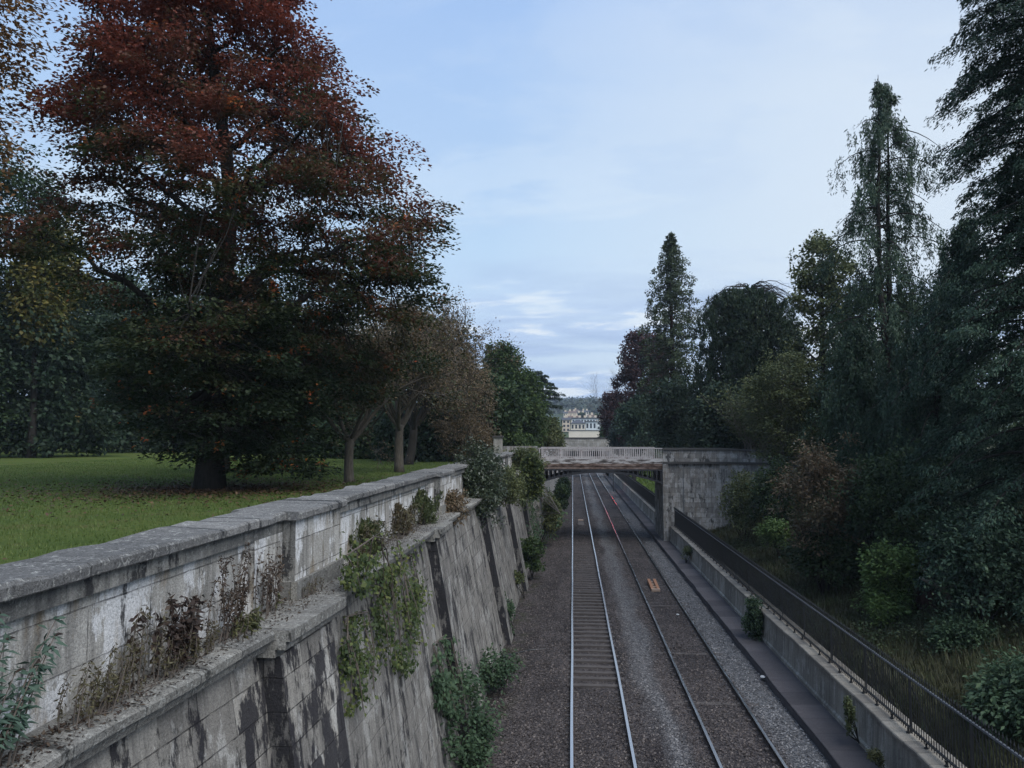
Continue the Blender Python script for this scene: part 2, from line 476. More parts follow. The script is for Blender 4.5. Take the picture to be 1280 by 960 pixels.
cn = wnode('TexNoise', {'Vector': cm, 'Scale': 1.25, 'Detail': 8, 'Roughness': .56, 'Distortion': .5}).outputs[0]
cn2 = wnode('TexNoise', {'Vector': cm, 'Scale': .5, 'Detail': 4, 'Roughness': .5}).outputs[0]


def wramp(f, stops):
    r = wnode('ValToRGB', {0: f}); cr = r.color_ramp
    while len(cr.elements) < len(stops): cr.elements.new(.5)
    for e, (p_, c_) in zip(cr.elements, stops):
        e.position = p_; e.color = (c_, c_, c_, 1) if np.isscalar(c_) else (*c_, 1)
    return r.outputs[0]


SKY_K = 0.053
veil = wramp(cn2, [(.3, .72), (.7, .92)])                 # thin high veil
low = wramp(zc_, [(0, 1), (.11, .95), (.22, .45), (.38, .14), (.9, .06)])
cl = wramp(cn, [(.42, 0), (.50, .6), (.6, 1)])
clf = wnode('Math', {0: cl, 1: low}, operation='MULTIPLY').outputs[0]
cn3 = wnode('TexNoise', {'Vector': cm, 'Scale': 2.3, 'Detail': 7, 'Roughness': .6, 'Distortion': .3}).outputs[0]
cloudcol = wramp(cn3, [(.38, (3.0, 4.0, 5.9)), (.52, (3.8, 4.9, 6.8)), (.60, (6.6, 7.1, 7.5))])
veilcol = wramp(zc_, [(0, (3.8, 4.8, 6.4)), (.10, (4.5, 5.6, 7.1)), (.24, (4.2, 5.7, 7.4)), (.5, (3.2, 4.8, 7.6)), (1, (3.6, 4.9, 7.1))])
gd = wnode('VectorMath', {0: tc, 1: (.42, .87, .26)}, operation='DOT_PRODUCT').outputs['Value']
glow = wramp(gd, [(.86, 0), (.96, .45), (1, .75)])


def wmix(f, a, b):
    return wnode('MixRGB', {0: f, 1: a, 2: b}).outputs[0]


GLOWN = wn.new('ShaderNodeRGB'); GLOWN.outputs[0].default_value = (5.9, 6.5, 7.1, 1); GLOW = GLOWN.outputs[0]
s1 = wmix(glow, wmix(veil, sky.outputs[0], veilcol), GLOW)
s2 = wmix(clf, s1, cloudcol)
wt.links.new(s2, bg.inputs[0])
bg.inputs[1].default_value = SKY_K
sun_d = bpy.data.lights.new("sun", 'SUN'); sun = bpy.data.objects.new("sun", sun_d); COL.objects.link(sun)
sun_d.energy = 1.5; sun_d.angle = math.radians(55); sun_d.color = (1, .97, .93)
from mathutils import Vector
sdir = Vector((math.sin(SUN_AZ) * math.cos(SUN_EL), math.cos(SUN_AZ) * math.cos(SUN_EL), math.sin(SUN_EL)))
sun.rotation_euler = sdir.to_track_quat('Z', 'Y').to_euler()
sc.view_settings.view_transform = 'Standard'; sc.view_settings.look = 'None'
sc.view_settings.gamma = 1; sc.view_settings.exposure = 1.35; sc.view_settings.use_curve_mapping = False
sc.cycles.use_denoising = True
sc.cycles.max_bounces = 4; sc.cycles.diffuse_bounces = 2; sc.cycles.glossy_bounces = 2
sc.cycles.transmission_bounces = 4; sc.cycles.transparent_max_bounces = 8; sc.cycles.volume_bounces = 0

# ------------------------------------------------------------------ terrain


def sines(x, y, s, seed):
    r = np.random.default_rng(seed); o = 0
    for k in range(5):
        a, b, ph = r.normal(0, 1 / s, 2).tolist() + [r.uniform(0, 6.28)]
        o = o + np.sin(a * x + b * y + ph)
    return o / 5


def sheet(name, xs, ys, zf, mat, label=None):
    X, Yg = np.meshgrid(xs, ys)
    Z = zf(X, Yg)
    V = np.stack([X, Yg, Z], -1).reshape(-1, 3); nx = len(xs)
    mb = MB(); mb.v = [tuple(map(float, p)) for p in V]
    for j in range(len(ys) - 1):
        for i in range(nx - 1):
            a = j * nx + i
            mb.f.append([a, a + 1, a + 1 + nx, a + nx]); mb.m.append(0)
    o = build(name, mb, mat, smooth=True)
    return kind(o, 'structure')


LAWN, LEDGE = 5.8, 5.4


def lawn_z(X, Y):
    far = np.clip((-X - 12) / 60, 0, 1)
    return LAWN + .05 * sines(X, Y, 3.0, 1) * np.clip((-4.9 - X) / 3, 0, 1) + far * .5


def bank_z(X, Y):
    xs = np.array([7.0, 7.72, 7.95, 8.7, 9.3, 10.5, 13, 17, 30, 200])
    zs = np.array([.4, .4, -.25, -.2, .6, .85, 1.7, 4.6, 5.6, 6.0])
    z = np.interp(X, xs, zs)
    return z + .12 * sines(X, Y, 1.3, 3) * np.clip((X - 8) / 3, 0, 1)


lin = np.linspace
sheet('lawn', np.concatenate([lin(-400, -80, 9), lin(-70, -4.7, 50)]), np.concatenate([lin(-40, 110, 90), lin(120, 420, 8)]), lawn_z, M['lawn'])
sheet('trackbed', np.concatenate([lin(-2.95, 7.0, 110)]), np.concatenate([lin(-20, 60, 150), lin(61, 210, 60)]),
      lambda X, Y: -.145 + .018 * sines(X, Y, .35, 5) - .05 * np.clip((-1.2 - X) / 1.5, 0, 1) - .09 * np.clip((X - 5.7) / .5, 0, 1) + .02 * np.exp(-((X - 2.4) / .5) ** 2)
      + .085 * np.clip((np.abs(X - .675) - .80) / .12, 0, 1) * np.clip((1.75 - np.abs(X - .675)) / .3, 0, 1) * np.clip((Y - 22) / 4, 0, 1), M['ballast'])
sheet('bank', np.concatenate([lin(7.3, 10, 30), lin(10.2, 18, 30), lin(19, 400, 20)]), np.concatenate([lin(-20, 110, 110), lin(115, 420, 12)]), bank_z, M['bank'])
sheet('ground', lin(-6000, 6000, 13), lin(-3000, 9000, 13), lambda X, Y: -9 + 0 * X, M['earth'])


def hill_z(X, Y):
    z = np.interp(Y, [200, 300, 350, 600, 900, 1700, 2100, 2600], [4, 7, 9.5, 21, 38, 82, 88, 80])
    return z + 2.5 * sines(X, Y, 160, 9) * np.clip((Y - 600) / 500, 0, 1)


t = NT('hill_grass'); n = t.noise(t.pos(), .02, 5)
M['hill'] = t.fin(t.ramp(n, [(.35, (.03, .045, .025)), (.65, (.06, .08, .035))]), .95, .1)
sheet('hill', lin(-1800, 1800, 60), np.concatenate([lin(200, 2600, 70)]), hill_z, M['hill'])

# ------------------------------------------------------------------ tracks
r2 = np.random.default_rng(3)


def rail_profile(x, z0=0.0):
    p = [(-.036, 0), (.036, 0), (.036, -.035), (.01, -.05), (.01, -.12), (.07, -.145), (.07, -.16), (-.07, -.16), (-.07, -.145), (-.01, -.12), (-.01, -.05), (-.036, -.035)]
    return [(x + a, z0 + b) for a, b in p]


def make_track(xl, xr, label, first, vis):
    root = thing('railway_track', label, 'railway track', ((xl + xr) / 2, 20, -.15), 'railway tracks in the cutting')
    for x in (xl, xr):
        mb = MB()
        ys = list(lin(-20, 60, 41)) + list(lin(65, 205, 30))
        secs = [[(X + .006 * math.sin(y * .5 + x), y, Z) for X, Z in rail_profile(x)] for y in ys]
        mb.loft(secs)
        n = 12
        # running surface polished, the rest rusty
        for i in range(len(ys) - 1): mb.m[i * n] = 1
        build('rail', mb, [M['railside'], M['railtop']], root)
    k = 0; y = first
    while k < 98:
        top = vis(y, k)
        mb = MB(); w = 1.25 + r2.uniform(-.05, .05); c = (xl + xr) / 2 + r2.uniform(-.04, .04)
        h = .13; d = .105; yy = y + r2.uniform(-.02, .02); tw = r2.uniform(-.012, .012)
        mb.hexa([(c - w, yy - d - tw, top - h), (c + w, yy - d + tw, top - h), (c + w, yy + d + tw, top - h), (c - w, yy + d - tw, top - h)],
                [(c - w, yy - d - tw, top), (c + w, yy - d + tw, top), (c + w, yy + d + tw, top + .004), (c - w, yy + d - tw, top + .003)])
        for xr_ in (xl, xr):
            for sd in (-1, 1):
                mb.box((xr_ + sd * .115 - .045, yy - .05, -.158), (xr_ + sd * .115 + .045, yy + .05, -.098 + r2.uniform(-.01, .006)))
        build('sleeper', mb, M['sleeper'], root)
        y += .66; k += 1
    return root


make_track(-.07, 1.42, 'left railway track with dark sleepers bared between its rails', 17,
           lambda y, k: -.088 + r2.uniform(-.014, .01) if 24.5 < y < 40 else (-.112 + r2.uniform(-.02, .0) if 40 <= y < 56 else -.15 - r2.uniform(0, .02)))
make_track(3.41, 4.92, 'right railway track, sleepers nearly buried, orange ramp between its rails', 17,
           lambda y, k: -.16 + (.026 if r2.random() < .2 else r2.uniform(-.03, .012)))

# loose stones
n = 42000
Yq = 14 + 62 * r2.random(n) ** 1.7; Xq = -2.7 + 8.9 * r2.random(n)
ok = np.ones(n, bool)
for xr in (-.07, 1.42, 3.41, 4.92): ok &= np.abs(Xq - xr) > .09
ok &= ~((np.abs(Xq - .675) < .75) & (Yq > 24.3) & (Yq < 46.2) & (r2.random(n) < .8))
Xq, Yq = Xq[ok], Yq[ok]; n = len(Xq)
zq = -.135 + .08 * np.clip((np.abs(Xq - .675) - .80) / .12, 0, 1) * np.clip((1.75 - np.abs(Xq - .675)) / .3, 0, 1) * np.clip((Yq - 22) / 4, 0, 1) - .05 * np.clip((-1.2 - Xq) / 1.5, 0, 1) - .09 * np.clip((Xq - 5.7) / .5, 0, 1)
ctr = np.stack([Xq, Yq, zq], -1)
rad = r2.uniform(.022, .048, n)
dirs = unit(r2.normal(size=(n, 5, 3)) * .35 + np.array([[1, 0, .1], [-.5, .85, .0], [-.5, -.85, 0.1], [.2, .1, .95], [-.15, -.2, -.9]])[None])
vv = ctr[:, None] + dirs * rad[:, None, None] * r2.uniform(.75, 1.2, (n, 5, 1))
tri = np.array([[0, 1, 3], [1, 2, 3], [2, 0, 3]])
me = bpy.data.meshes.new('ballast_stones')
me.vertices.add(n * 5); me.vertices.foreach_set('co', vv.reshape(-1).astype(np.float32))
li = (np.arange(n)[:, None, None] * 5 + tri[None]).reshape(-1).astype(np.int32)
me.loops.add(len(li)); me.loops.foreach_set('vertex_index', li)
me.polygons.add(n * 3); me.polygons.foreach_set('loop_start', np.arange(0, n * 9, 3, dtype=np.int32)); me.polygons.foreach_set('loop_total', np.full(n * 3, 3, np.int32))
me.update(calc_edges=True)
kind(link('ballast_stones', me, M['stone'], None), 'stuff')

# things lying on the track bed
M['orange'] = plain('orange_wood', (.25, .125, .07), .7)
M['paleboard'] = plain('pale_board', (.30, .22, .17), .7)
rp = thing('track_ramp', 'small orange wooden ramp lying between the right track rails', 'ramp', (4.16, 41.4, -.14))
for sx_ in (-.15, .15):
    mb = MB(); mb.hexa([(4.16 + sx_ - .07, 40.3, -.14), (4.16 + sx_ + .07, 40.3, -.14), (4.16 + sx_ + .07, 42.4, -.14), (4.16 + sx_ - .07, 42.4, -.14)],
                       [(4.16 + sx_ - .07, 40.3, -.04), (4.16 + sx_ + .07, 40.3, -.04), (4.16 + sx_ + .07, 42.4, .09), (4.16 + sx_ - .07, 42.4, .09)])
    build('side_board', mb, M['orange'], rp)
mb = MB(); mb.box((3.95, 40.1, -.14), (4.37, 40.29, -.02)); build('end_board', mb, M['paleboard'], rp)
for yb in (40.8, 41.5, 42.15):
    mb = MB(); mb.box((4.082, yb, -.14), (4.238, yb + .16, -.03)); build('cross_board', mb, M['paleboard'], rp)
M['boxgrey'] = plain('grey_metal_box', (.15, .14, .14), .6)
bx = thing('track_box', 'small grey metal box between the left track rails near the bridge', 'equipment box', (.66, 70, -.14))
mb = MB(); mb.hexa([(.36, 69.6, -.14), (.96, 69.6, -.14), (.96, 70.4, -.14), (.36, 70.4, -.14)], [(.46, 69.7, .22), (.86, 69.7, .22), (.86, 70.3, .22), (.46, 70.3, .22)]); build('housing', mb, M['boxgrey'], bx)
mb = MB(); mb.box((.43, 69.66, .223), (.89, 70.34, .26)); build('lid', mb, M['paleboard'], bx)
M['white'] = plain('white_litter', (.45, .46, .47), .5, var=.1)
for (x, y, lab, s_) in [(696, 646, 'white scrap of litter on the dark ballast left of the tracks', .2), (990, 885, 'crumpled white litter on pale ballast beside the stone kerb', .13),
                        (953, 847, 'flattened white bottle on pale ballast right of the right track', .13), (847, 769, 'white paper scrap between the rails of the right track', .1),
                        (625, 811, 'tiny white litter near the foot of the left retaining wall', .07)]:
    c = at_z(x, y, -.12)
    mb = MB(); ps = [(c[0] + s_ * .7 * math.cos(a) * r2.uniform(.6, 1.2), c[1] + s_ * math.sin(a) * r2.uniform(.6, 1.2), -.11 + r2.uniform(0, .04)) for a in lin(0, 5.4, 7)]
    mb.add(ps + [(c[0], c[1], -.05), (c[0], c[1], -.13)], [(i, (i + 1) % 7, 7) for i in range(7)] + [((i + 1) % 7, i, 8) for i in range(7)])
    tag(build('litter', mb, M['white'], loc=(c[0], c[1], -.12)), lab, 'litter')
mb = MB(); pts = [at_z(x, y, -.15) + np.array([0, 0, .01]) for x, y in [(603, 832), (622, 824), (640, 818), (662, 813), (686, 811), (706, 809)]]
mb.tube(pts, .022, 6); tag(build('cable', mb, M['iron']), 'thin dark cable crossing the ballast left of the tracks', 'cable')

# ------------------------------------------------------------------ left parapet and retaining wall
PX = -4.12        # face of parapet frame
PT = 6.64         # top of coping
piers = [(-1.3, .8), (10.75, 12.85), (22.75, 24.85), (34.75, 36.85), (46.75, 48.85)]
pw = thing('parapet_wall', 'weathered pale stone parapet with grey coping between lawn and railway cutting', 'wall', (PX - .3, 25, LEDGE))
ys_ = [-6.0] + [v for p_ in piers for v in p_] + [56.0]
jz = np.random.default_rng(8)


def runs():
    for a, b in [(-6, -1.3)] + [(piers[i][1], piers[i + 1][0]) for i in range(len(piers) - 1)] + [(48.85, 56)]:
        yield a, b


mbw, mbf, mbc = MB(), MB(), MB()
for a, b in runs():
    mbw.box((-4.7, a, 5.3), (PX - .085, b, 6.5))                     # recessed panel
    mbf.box((-4.69, a, 6.352), (PX, b, 6.522))                       # frieze above panel
    for s0, s1 in ((a, a + .42), (b - .95, b)):
        mbw.box((-4.69, s0, 5.31), (PX - .002, s1, 6.35))            # stiles
    secs = []
    for y in np.arange(a, b + .01, (b - a) / max(2, round((b - a) / .33))):
        j = jz.normal(0, .011, 4)
        secs.append([(-4.76 + j[0], y, 6.523), (PX + .075 + j[1], y, 6.523), (PX + .085 + j[1], y, 6.535), (PX + .085 + j[1], y, 6.615 + j[2] * .5), (PX + .05 + j[1], y, 6.64 + j[2]), (-4.70 + j[0], y, 6.655 + j[3]), (-4.76 + j[0], y, 6.62)])
    mbc.loft(secs)
build('panel_wall', mbw, M['parapet'], pw); build('frieze', mbf, M['frieze'], pw); build('coping', mbc, M['coping'], pw)
for a, b in piers:
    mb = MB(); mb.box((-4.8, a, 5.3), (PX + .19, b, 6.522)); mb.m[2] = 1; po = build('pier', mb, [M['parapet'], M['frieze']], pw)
    mb = MB(); mb.box((-4.81, a - .05, 5.3), (PX + .25, b + .05, 5.66)); build('plinth', mb, M['ledge'], po)
    mb = MB(); j = .0
    secs = [[(-4.86, y, 6.524), (PX + .27, y, 6.524), (PX + .285, y, 6.54), (PX + .285, y, 6.618), (PX + .25, y, 6.645), (-4.82, y, 6.66), (-4.86, y, 6.62)] for y in lin(a - .08, b + .08, 5)]
    mb.loft(secs); build('pier_cap', mb, M['coping'], po)

LY = np.array([-8, 5.5, 6.85, 11.5, 21, 30, 58, 200.0]); LX = np.array([-3.95, -3.78, -3.69, -3.46, -3.5, -3.45, -3.42, -3.42])


def ledge_x(y):
    return float(np.interp(y, LY, LX))


BASE_X = -2.62


def base_x(y):
    return float(np.interp(y, [4, 15, 26], [-3.05, -2.85, -2.62]))


def face_x(y, z, proj=0.0):
    tx = ledge_x(y) - .24
    k = (5.1 - z) / 5.4
    return tx + (base_x(y) - tx) * k + proj


rw = thing('retaining_wall', 'tall sloping stone retaining wall with soot stains and buttresses above the ballast', 'wall', (-3.4, 25, -.3))


def wall_face(y0, y1, mat, nm='wall_face'):
    mb = MB(); secs = []
    yy = np.unique(np.concatenate([[y0], LY[(LY > y0) & (LY < y1)], np.arange(y0, y1, 1.5), [y1]]))
    zz = lin(-.35, 5.12, 9)
    for y in yy:
        secs.append([(face_x(y, z) + .02 * math.sin(y * 1.3 + z * 2) * math.sin(z * 1.7), y, z) for z in zz] + [(-5.3, y, 5.12), (-5.3, y, -.35)])
    mb.loft(secs)
    return build(nm, mb, mat, rw)


wall_face(-8, 11.1, M['retain']); wall_face(11.1, 58, M['retain_far'])
mb = MB(); secs = []
for y in np.unique(np.concatenate([LY[:-1], np.arange(-8, 58, .55)])):
    x = ledge_x(y); j = jz.normal(0, .008, 3)
    secs.append([(-4.9, y, 5.06), (x - .245, y, 5.06), (x - .2, y, 5.13), (x - .09, y, 5.16), (x - .07, y, 5.25), (x + j[0], y, 5.28), (x + j[0] + .005, y, 5.355 + j[1]), (x - .03 + j[0], y, 5.375 + j[1]), (-4.16, y, 5.42), (-4.9, y, 5.42)])
mb.loft(secs); build('ledge', mb, M['ledge'], rw)
for i, y0 in enumerate([-1.2, 9.25, 19.5, 29.7, 39.9, 50.1]):
    y1 = y0 + (1.75 if i == 1 else 1.5)
    mb = MB(); zz = lin(-.4, 5.055, 6)
    secs = []
    for z in zz:
        fa, fb = face_x(y0, z), face_x(y1, z)
        secs.append([(fa - .3, y0, z), (fa + .26, y0, z), (fb + .26, y1, z), (fb - .3, y1, z)])
    mb.loft(secs)
    for q_ in range(len(zz) - 1): mb.m[q_ * 4] = 1  # side faces towards the camera get a darker stone than the front
    po = build('buttress', mb, [M['retain'] if i < 2 else M['retain_far'], M['dkreveal']], rw)
    mb = MB(); xa = ledge_x(y0) + .2; xb = ledge_x(y1) + .2
    for (dx, z0, z1) in ((-.2, 5.058, 5.15), (-.07, 5.152, 5.25), (0, 5.252, 5.385)):
        mb.hexa([(xa - .5, y0 - .1, z0), (xa + dx, y0 - .1, z0), (xb + dx, y1 + .1, z0), (xb - .5, y1 + .1, z0)],
                [(xa - .5, y0 - .1, z1), (xa + dx, y0 - .1, z1), (xb + dx, y1 + .1, z1), (xb - .5, y1 + .1, z1)])
    build('buttress_cap', mb, M['ledge'], po)
# wall beyond the bridge
mb = MB(); secs = []
for y in lin(63.6, 149.5, 20): secs.append([(BASE_X - .1 + .02 * math.sin(y), y, -.4), (-2.95, y, 5.6), (-5.2, y, 5.6), (-5.2, y, -.4)])
mb.loft(secs); tag(build('retaining_wall', mb, M['abut'], loc=(-3.4, 100, -.4)), 'dim stone cutting wall beyond the iron bridge, left of the tracks', 'wall')

# ------------------------------------------------------------------ right wall, slabs, fence
RX = 7.12
rwl = thing('low_wall', 'long low pale rendered stone wall with flat coping right of the tracks', 'wall', (RX + .3, 25, 0))


def right_wall(y0, y1, root):
    mb = MB(); mc = MB(); secs = []; sc2 = []
    for y in np.arange(y0, y1 + .01, (y1 - y0) / round((y1 - y0) / .7)):
        j = jz.normal(0, .008, 3)
        secs.append([(RX - .06, y, -.3), (RX - .06, y, .16), (RX - .01 + j[0], y, .2), (RX + .03 + j[0], y, 1.045), (RX + .6, y, 1.045), (RX + .6, y, -.3)])
        sc2.append([(RX - .03 + j[0], y, 1.047), (RX - .05 + j[0], y, 1.06), (RX - .05 + j[0], y, 1.13 + j[1]), (RX - .03 + j[0], y, 1.15 + j[1]), (RX + .63, y, 1.16), (RX + .63, y, 1.047)])
    mb.loft(secs); build('wall_face', mb, M['right'], root); mc.loft(sc2); build('coping', mc, M['rcope'], root)


right_wall(-6, 57.9, rwl)
rwl2 = thing('low_wall', 'crumbling pale low wall seen beyond the bridge on the right', 'wall', (RX + .3, 100, 0))
right_wall(63.7, 149.5, rwl2)
mb = MB(); secs = []
for y in np.arange(-6, 150, .9):
    j = jz.normal(0, .012, 2); dz = 0
    secs.append([(6.18 + j[0], y, -.4), (6.18 + j[0], y, .02 + j[1] * .5), (6.2 + j[0], y, .04 + j[1] * .5), (7.08, y, .06), (7.08, y, -.4)])
mb.loft(secs); kind(build('path', mb, M['slab']), 'structure')

FX = 7.40


def make_fence(y0, y1, label, grp):
    root = thing('iron_fence', label, 'fence', (FX, (y0 + y1) / 2, 1.15), grp)
    mb = MB(); mb.box((FX - .02, y0, 2.355), (FX + .025, y1, 2.395)); build('top_rail', mb, M['ironrail'], root)
    mb = MB(); mb.box((FX - .025, y0, 1.265), (FX + .025, y1, 1.30)); build('bottom_rail', mb, M['iron'], root)
    y = y0 + .3
    k = 0
    while y < y1:
        if k < 98:
            mb = MB(); mb.box((FX - .045, y - .02, 1.12), (FX - .015, y + .02, 1.2649)); mb.tube([(FX - .03, y, 1.12), (FX - .03, y, 1.18)], .045, 6)
            if k % 3 == 0:
                mb.box((FX + .026, y - .02, 1.1), (FX + .06, y + .02, 2.353)); mb.tube([(FX + .05, y, 2.2), (FX + .3, y, 1.6), (FX + .5, y, .6)], .014, 5)
            build('post', mb, M['iron'], root)
        y += .88; k += 1
    y = max(y0, -6); bars = []
    while y < y1:
        bars.append(y); y += .115
    start = 12.3 if y0 < 12 else y0
    near = [b for b in bars if b >= start][:100]; rest = [b for b in bars if b not in near]

    def bar(mb, y):
        j = jz.normal(0, .004)
        mb.tube([(FX, y, 1.19), (FX, y + j, 2.47)], .0105, 5, cap=False)
        mb.tube([(FX, y + j, 2.47), (FX, y + j, 2.50), (FX, y + j, 2.575)], [.0105, .019, .002], 5, cap=False)
    for b in near:
        mb = MB(); bar(mb, b); build('bar', mb, M['iron'], root)
    mb = MB()
    for b in rest: bar(mb, b)
    kind(build('bar', mb, M['iron'], root), 'stuff')


M['ironrail'] = plain('worn_iron_rail', (.10, .11, .125), .35, .5)
make_fence(-5.9, 57.8, 'black iron railing with spiked bars on the low wall, near side of bridge', 'black iron railings')
make_fence(63.8, 149, 'black iron railing seen under and beyond the iron bridge', 'black iron railings')

# ------------------------------------------------------------------ iron bridge
B0, B1 = 58.0, 63.6
BL, BR = -2.62, 6.62
br = thing('iron_bridge', 'cast iron footbridge with pale railing and dark arched girder over both tracks', 'bridge', (2, (B0 + B1) / 2, 5.3))
mb = MB(); mb.box((BL - 3, B0 + .12, 5.36), (BR + 6, B1 - .12, 5.9)); build('deck', mb, M['ironpaint'], br)
for yf, s in ((B0, 1), (B1 - .1, -1)):
    mb = MB(); mb.box((BL, yf, 5.70), (BR, yf + .1, 6.02)); build('fascia', mb, M['fascia'], br)
    mb = MB(); mb.box((BL, yf - .06, 5.52), (BR, yf + .12, 5.698)); mb.box((BL, yf - .02, 5.30), (BR, yf + .11, 5.518)); build('ledge', mb, M['rustledge'], br)
    ro = build('railing', (lambda m_: (m_.box((BL, yf + .01, 6.80), (BR, yf + .09, 6.87)), m_.box((BL, yf + .02, 6.022), (BR, yf + .08, 6.09)), m_)[-1])(MB()), M['railpaint'], br)
    nb = 58
    for i in range(nb):
        x = BL + .1 + (BR - BL - .2) * i / (nb - 1)
        if 22 <= i <= 26 and i % 2 == 0: pass
        wd = .024 if i % 10 else .05
        mb = MB(); mb.box((x - wd, yf + .03, 6.09), (x + wd, yf + .07, 6.80)); build('baluster', mb, M['railpaint'], ro)
# arched ribs
for k, yr in enumerate((B0 + .0, B0 + 1.9, B0 + 3.6, B1 - .12)):
    mb = MB(); secs = []
    xs = lin(BL, BR, 41)

    def arch(x):
        u = (x - (BL + BR) / 2) / ((BR - BL) / 2)
        return 4.18 + (5.02 - 4.18) * (1 - u * u)
    for x in xs:
        a = arch(x); secs.append([(x, yr - .05, a), (x, yr + .16, a), (x, yr + .16, a + .16), (x, yr - .05, a + .16)])
    mb.loft(secs)
    mb.box((BL, yr - .03, 5.17), (BR, yr + .14, 5.298))
    i = 0
    for x in np.arange(BL + .17, BR, .345):
        if arch(x) + .17 < 5.165: mb.box((x - .05, yr, arch(x) + .15), (x + .05, yr + .1, 5.172))
    build('arch_rib', mb, M['ironpaint'], br)

# right abutment
ab = thing('bridge_abutment', 'big soot-grey stone abutment with coping at the right end of the bridge', 'abutment', (10, 60, .6))
mb = MB(); mb.box((BR, B0 - .1, -.3), (7.0, B1 + .1, 5.9)); build('corner_pier', mb, M['abut'], ab)
mb = MB(); mb.box((7.001, B0 + .1, -.3), (11.4, B1, 5.75)); build('wall_body', mb, M['abut'], ab)
for xa, xb in ((7.45, 8.2), (10.1, 11.35)):
    pass
mb = MB(); mb.box((8.15, B0 - .02, .3), (10.9, B0 + .099, 5.35)); build('raised_panel', mb, M['abut'], ab)
# string course and parapet follow a curved wing wall
wing = [(BR, 58), (8.2, 58), (10.6, 58), (11.6, 57.8), (12.6, 57.3), (13.6, 56.5), (14.6, 55.4), (16, 53.5)]


def wing_loft(z0, z1, out, mat, nm, drop=0.0, t0=0):
    mb = MB(); secs = []
    for i, (x, y) in enumerate(wing[t0:]):
        d = .0 if x < 11 else drop * (x - 11)
        secs.append([(x, y - out, z0), (x, y - out, z1 - d), (x + .25, y + .55, z1 - d), (x + .25, y + .55, z0)])
    mb.loft(secs); return build(nm, mb, mat, ab)


wing_loft(-.2, 5.7, -.01, M['abut'], 'wing_wall', .0, 2)
wing_loft(5.702, 5.86, .12, M['dkstone'], 'string_course', .0)
wing_loft(5.862, 6.72, .0, M['abut'], 'parapet', .06)
mb = MB(); secs = []
for x, y in wing:
    d = 0 if x < 11 else .06 * (x - 11)
    secs.append([(x, y - .1, 6.722 - d), (x, y - .1, 6.86 - d), (x + .25, y + .63, 6.87 - d), (x + .25, y + .63, 6.722 - d)])
mb.loft(secs); build('coping', mb, M['dkstone'], ab)
# left abutment and approach parapet
la = thing('bridge_abutment', 'overgrown stone abutment with square pier at the left end of the bridge', 'abutment', (-4, 60, -.3))
mb = MB(); mb.hexa([(-5.2, B0 - .05, -.4), (-2.45, B0 - .05, -.4), (-2.45, B1, -.4), (-5.2, B1, -.4)], [(-5.2, B0 - .05, 5.9), (BL - .02, B0 - .05, 5.9), (BL - .02, B1, 5.9), (-5.2, B1, 5.9)]); build('wall_body', mb, M['abut'], la)
mb = MB(); mb.box((-5.2, 57.2, 5.902), (BL - .03, 57.7, 7.0)); build('approach_parapet', mb, M['abut'], la)
mb = MB(); mb.box((-5.8, 56.2, 5.3), (-5.2, 56.9, 7.65)); pr = build('pier', mb, M['farstone'], la)
mb = MB(); mb.box((-5.9, 56.1, 7.652), (-5.1, 57, 7.78)); build('pier_cap', mb, M['dkstone'], pr)

# second, stone bridge further on
sb = thing('stone_bridge', 'pale stone bridge parapet rising behind the iron footbridge', 'bridge', (3, 152, 0))
mb = MB(); mb.box((-4.2, 150, 5.0), (9.2, 150.5, 7.35)); mb.box((-4.2, 154.5, 5.0), (9.2, 155, 7.35)); mb.box((-4.2, 150.5, 4.9), (9.2, 154.5, 6)); build('parapet', mb, M['farstone'], sb)
mb = MB(); mb.box((-4.3, 149.9, 7.352), (9.3, 150.6, 7.58)); build('coping', mb, M['dkstone'], sb)
mb = MB(); mb.box((7.6, 149.7, 5), (8.5, 150.7, 7.7)); build('pier', mb, M['farstone'], sb)
for xa, xb in ((-9, -2.6), (7.1, 14)):
    mb = MB(); mb.box((xa, 149.95, -.4), (xb, 155.2, 5.0)); build('abutment', mb, M['abut'], sb)

# signal whose red lamp lights the rails (hidden behind the bridge deck)
sg = thing('railway_signal', 'railway signal with a red lamp beyond the iron bridge, beside the right track', 'signal', (5.75, 112, -.15))
mb = MB(); mb.tube([(5.75, 112, -.15), (5.75, 112, 3.8)], .07, 8); build('post', mb, M['ironpaint'], sg)
mb = MB(); mb.box((5.5, 111.9, 2.9), (6.0, 112.1, 4.2)); build('signal_head', mb, M['iron'], sg)
t = NT('red_lamp'); t.set(t.b.inputs['Emission Color'], (1, .03, .05)); t.b.inputs['Emission Strength'].default_value = 60; M['red'] = t.fin((.3, .01, .01))
mb = MB(); mb.tube([(5.75, 111.88, 3.3), (5.75, 111.84, 3.3)], .11, 12); build('lamp', mb, M['red'], sg)
ld = bpy.data.lights.new('red_lamp', 'SPOT'); lo = bpy.data.objects.new('red_lamp', ld); COL.objects.link(lo); lo.parent = sg
lo.location = (-.9, -1.2, 3.2); ld.energy = 9; ld.color = (1, .04, .08); ld.spot_size = math.radians(26); ld.shadow_soft_size = .15
lo.rotation_euler = (math.radians(84), 0, math.radians(180 - 2))
lo.rotation_euler = Vector((0.02, 1, .13)).to_track_quat('Z', 'Y').to_euler()

# ------------------------------------------------------------------ plants
def leaf_quads(P, D, N, L, W, fold=.12):
    D = unit(D); S = unit(np.cross(D, N)); Nn = unit(np.cross(S, D))
    L = np.asarray(L).reshape(-1, 1); W = np.asarray(W).reshape(-1, 1)
    mid = P + D * L * .45 + Nn * L * fold
    return np.stack([P, mid + S * W * .5, P + D * L, mid - S * W * .5], 1)


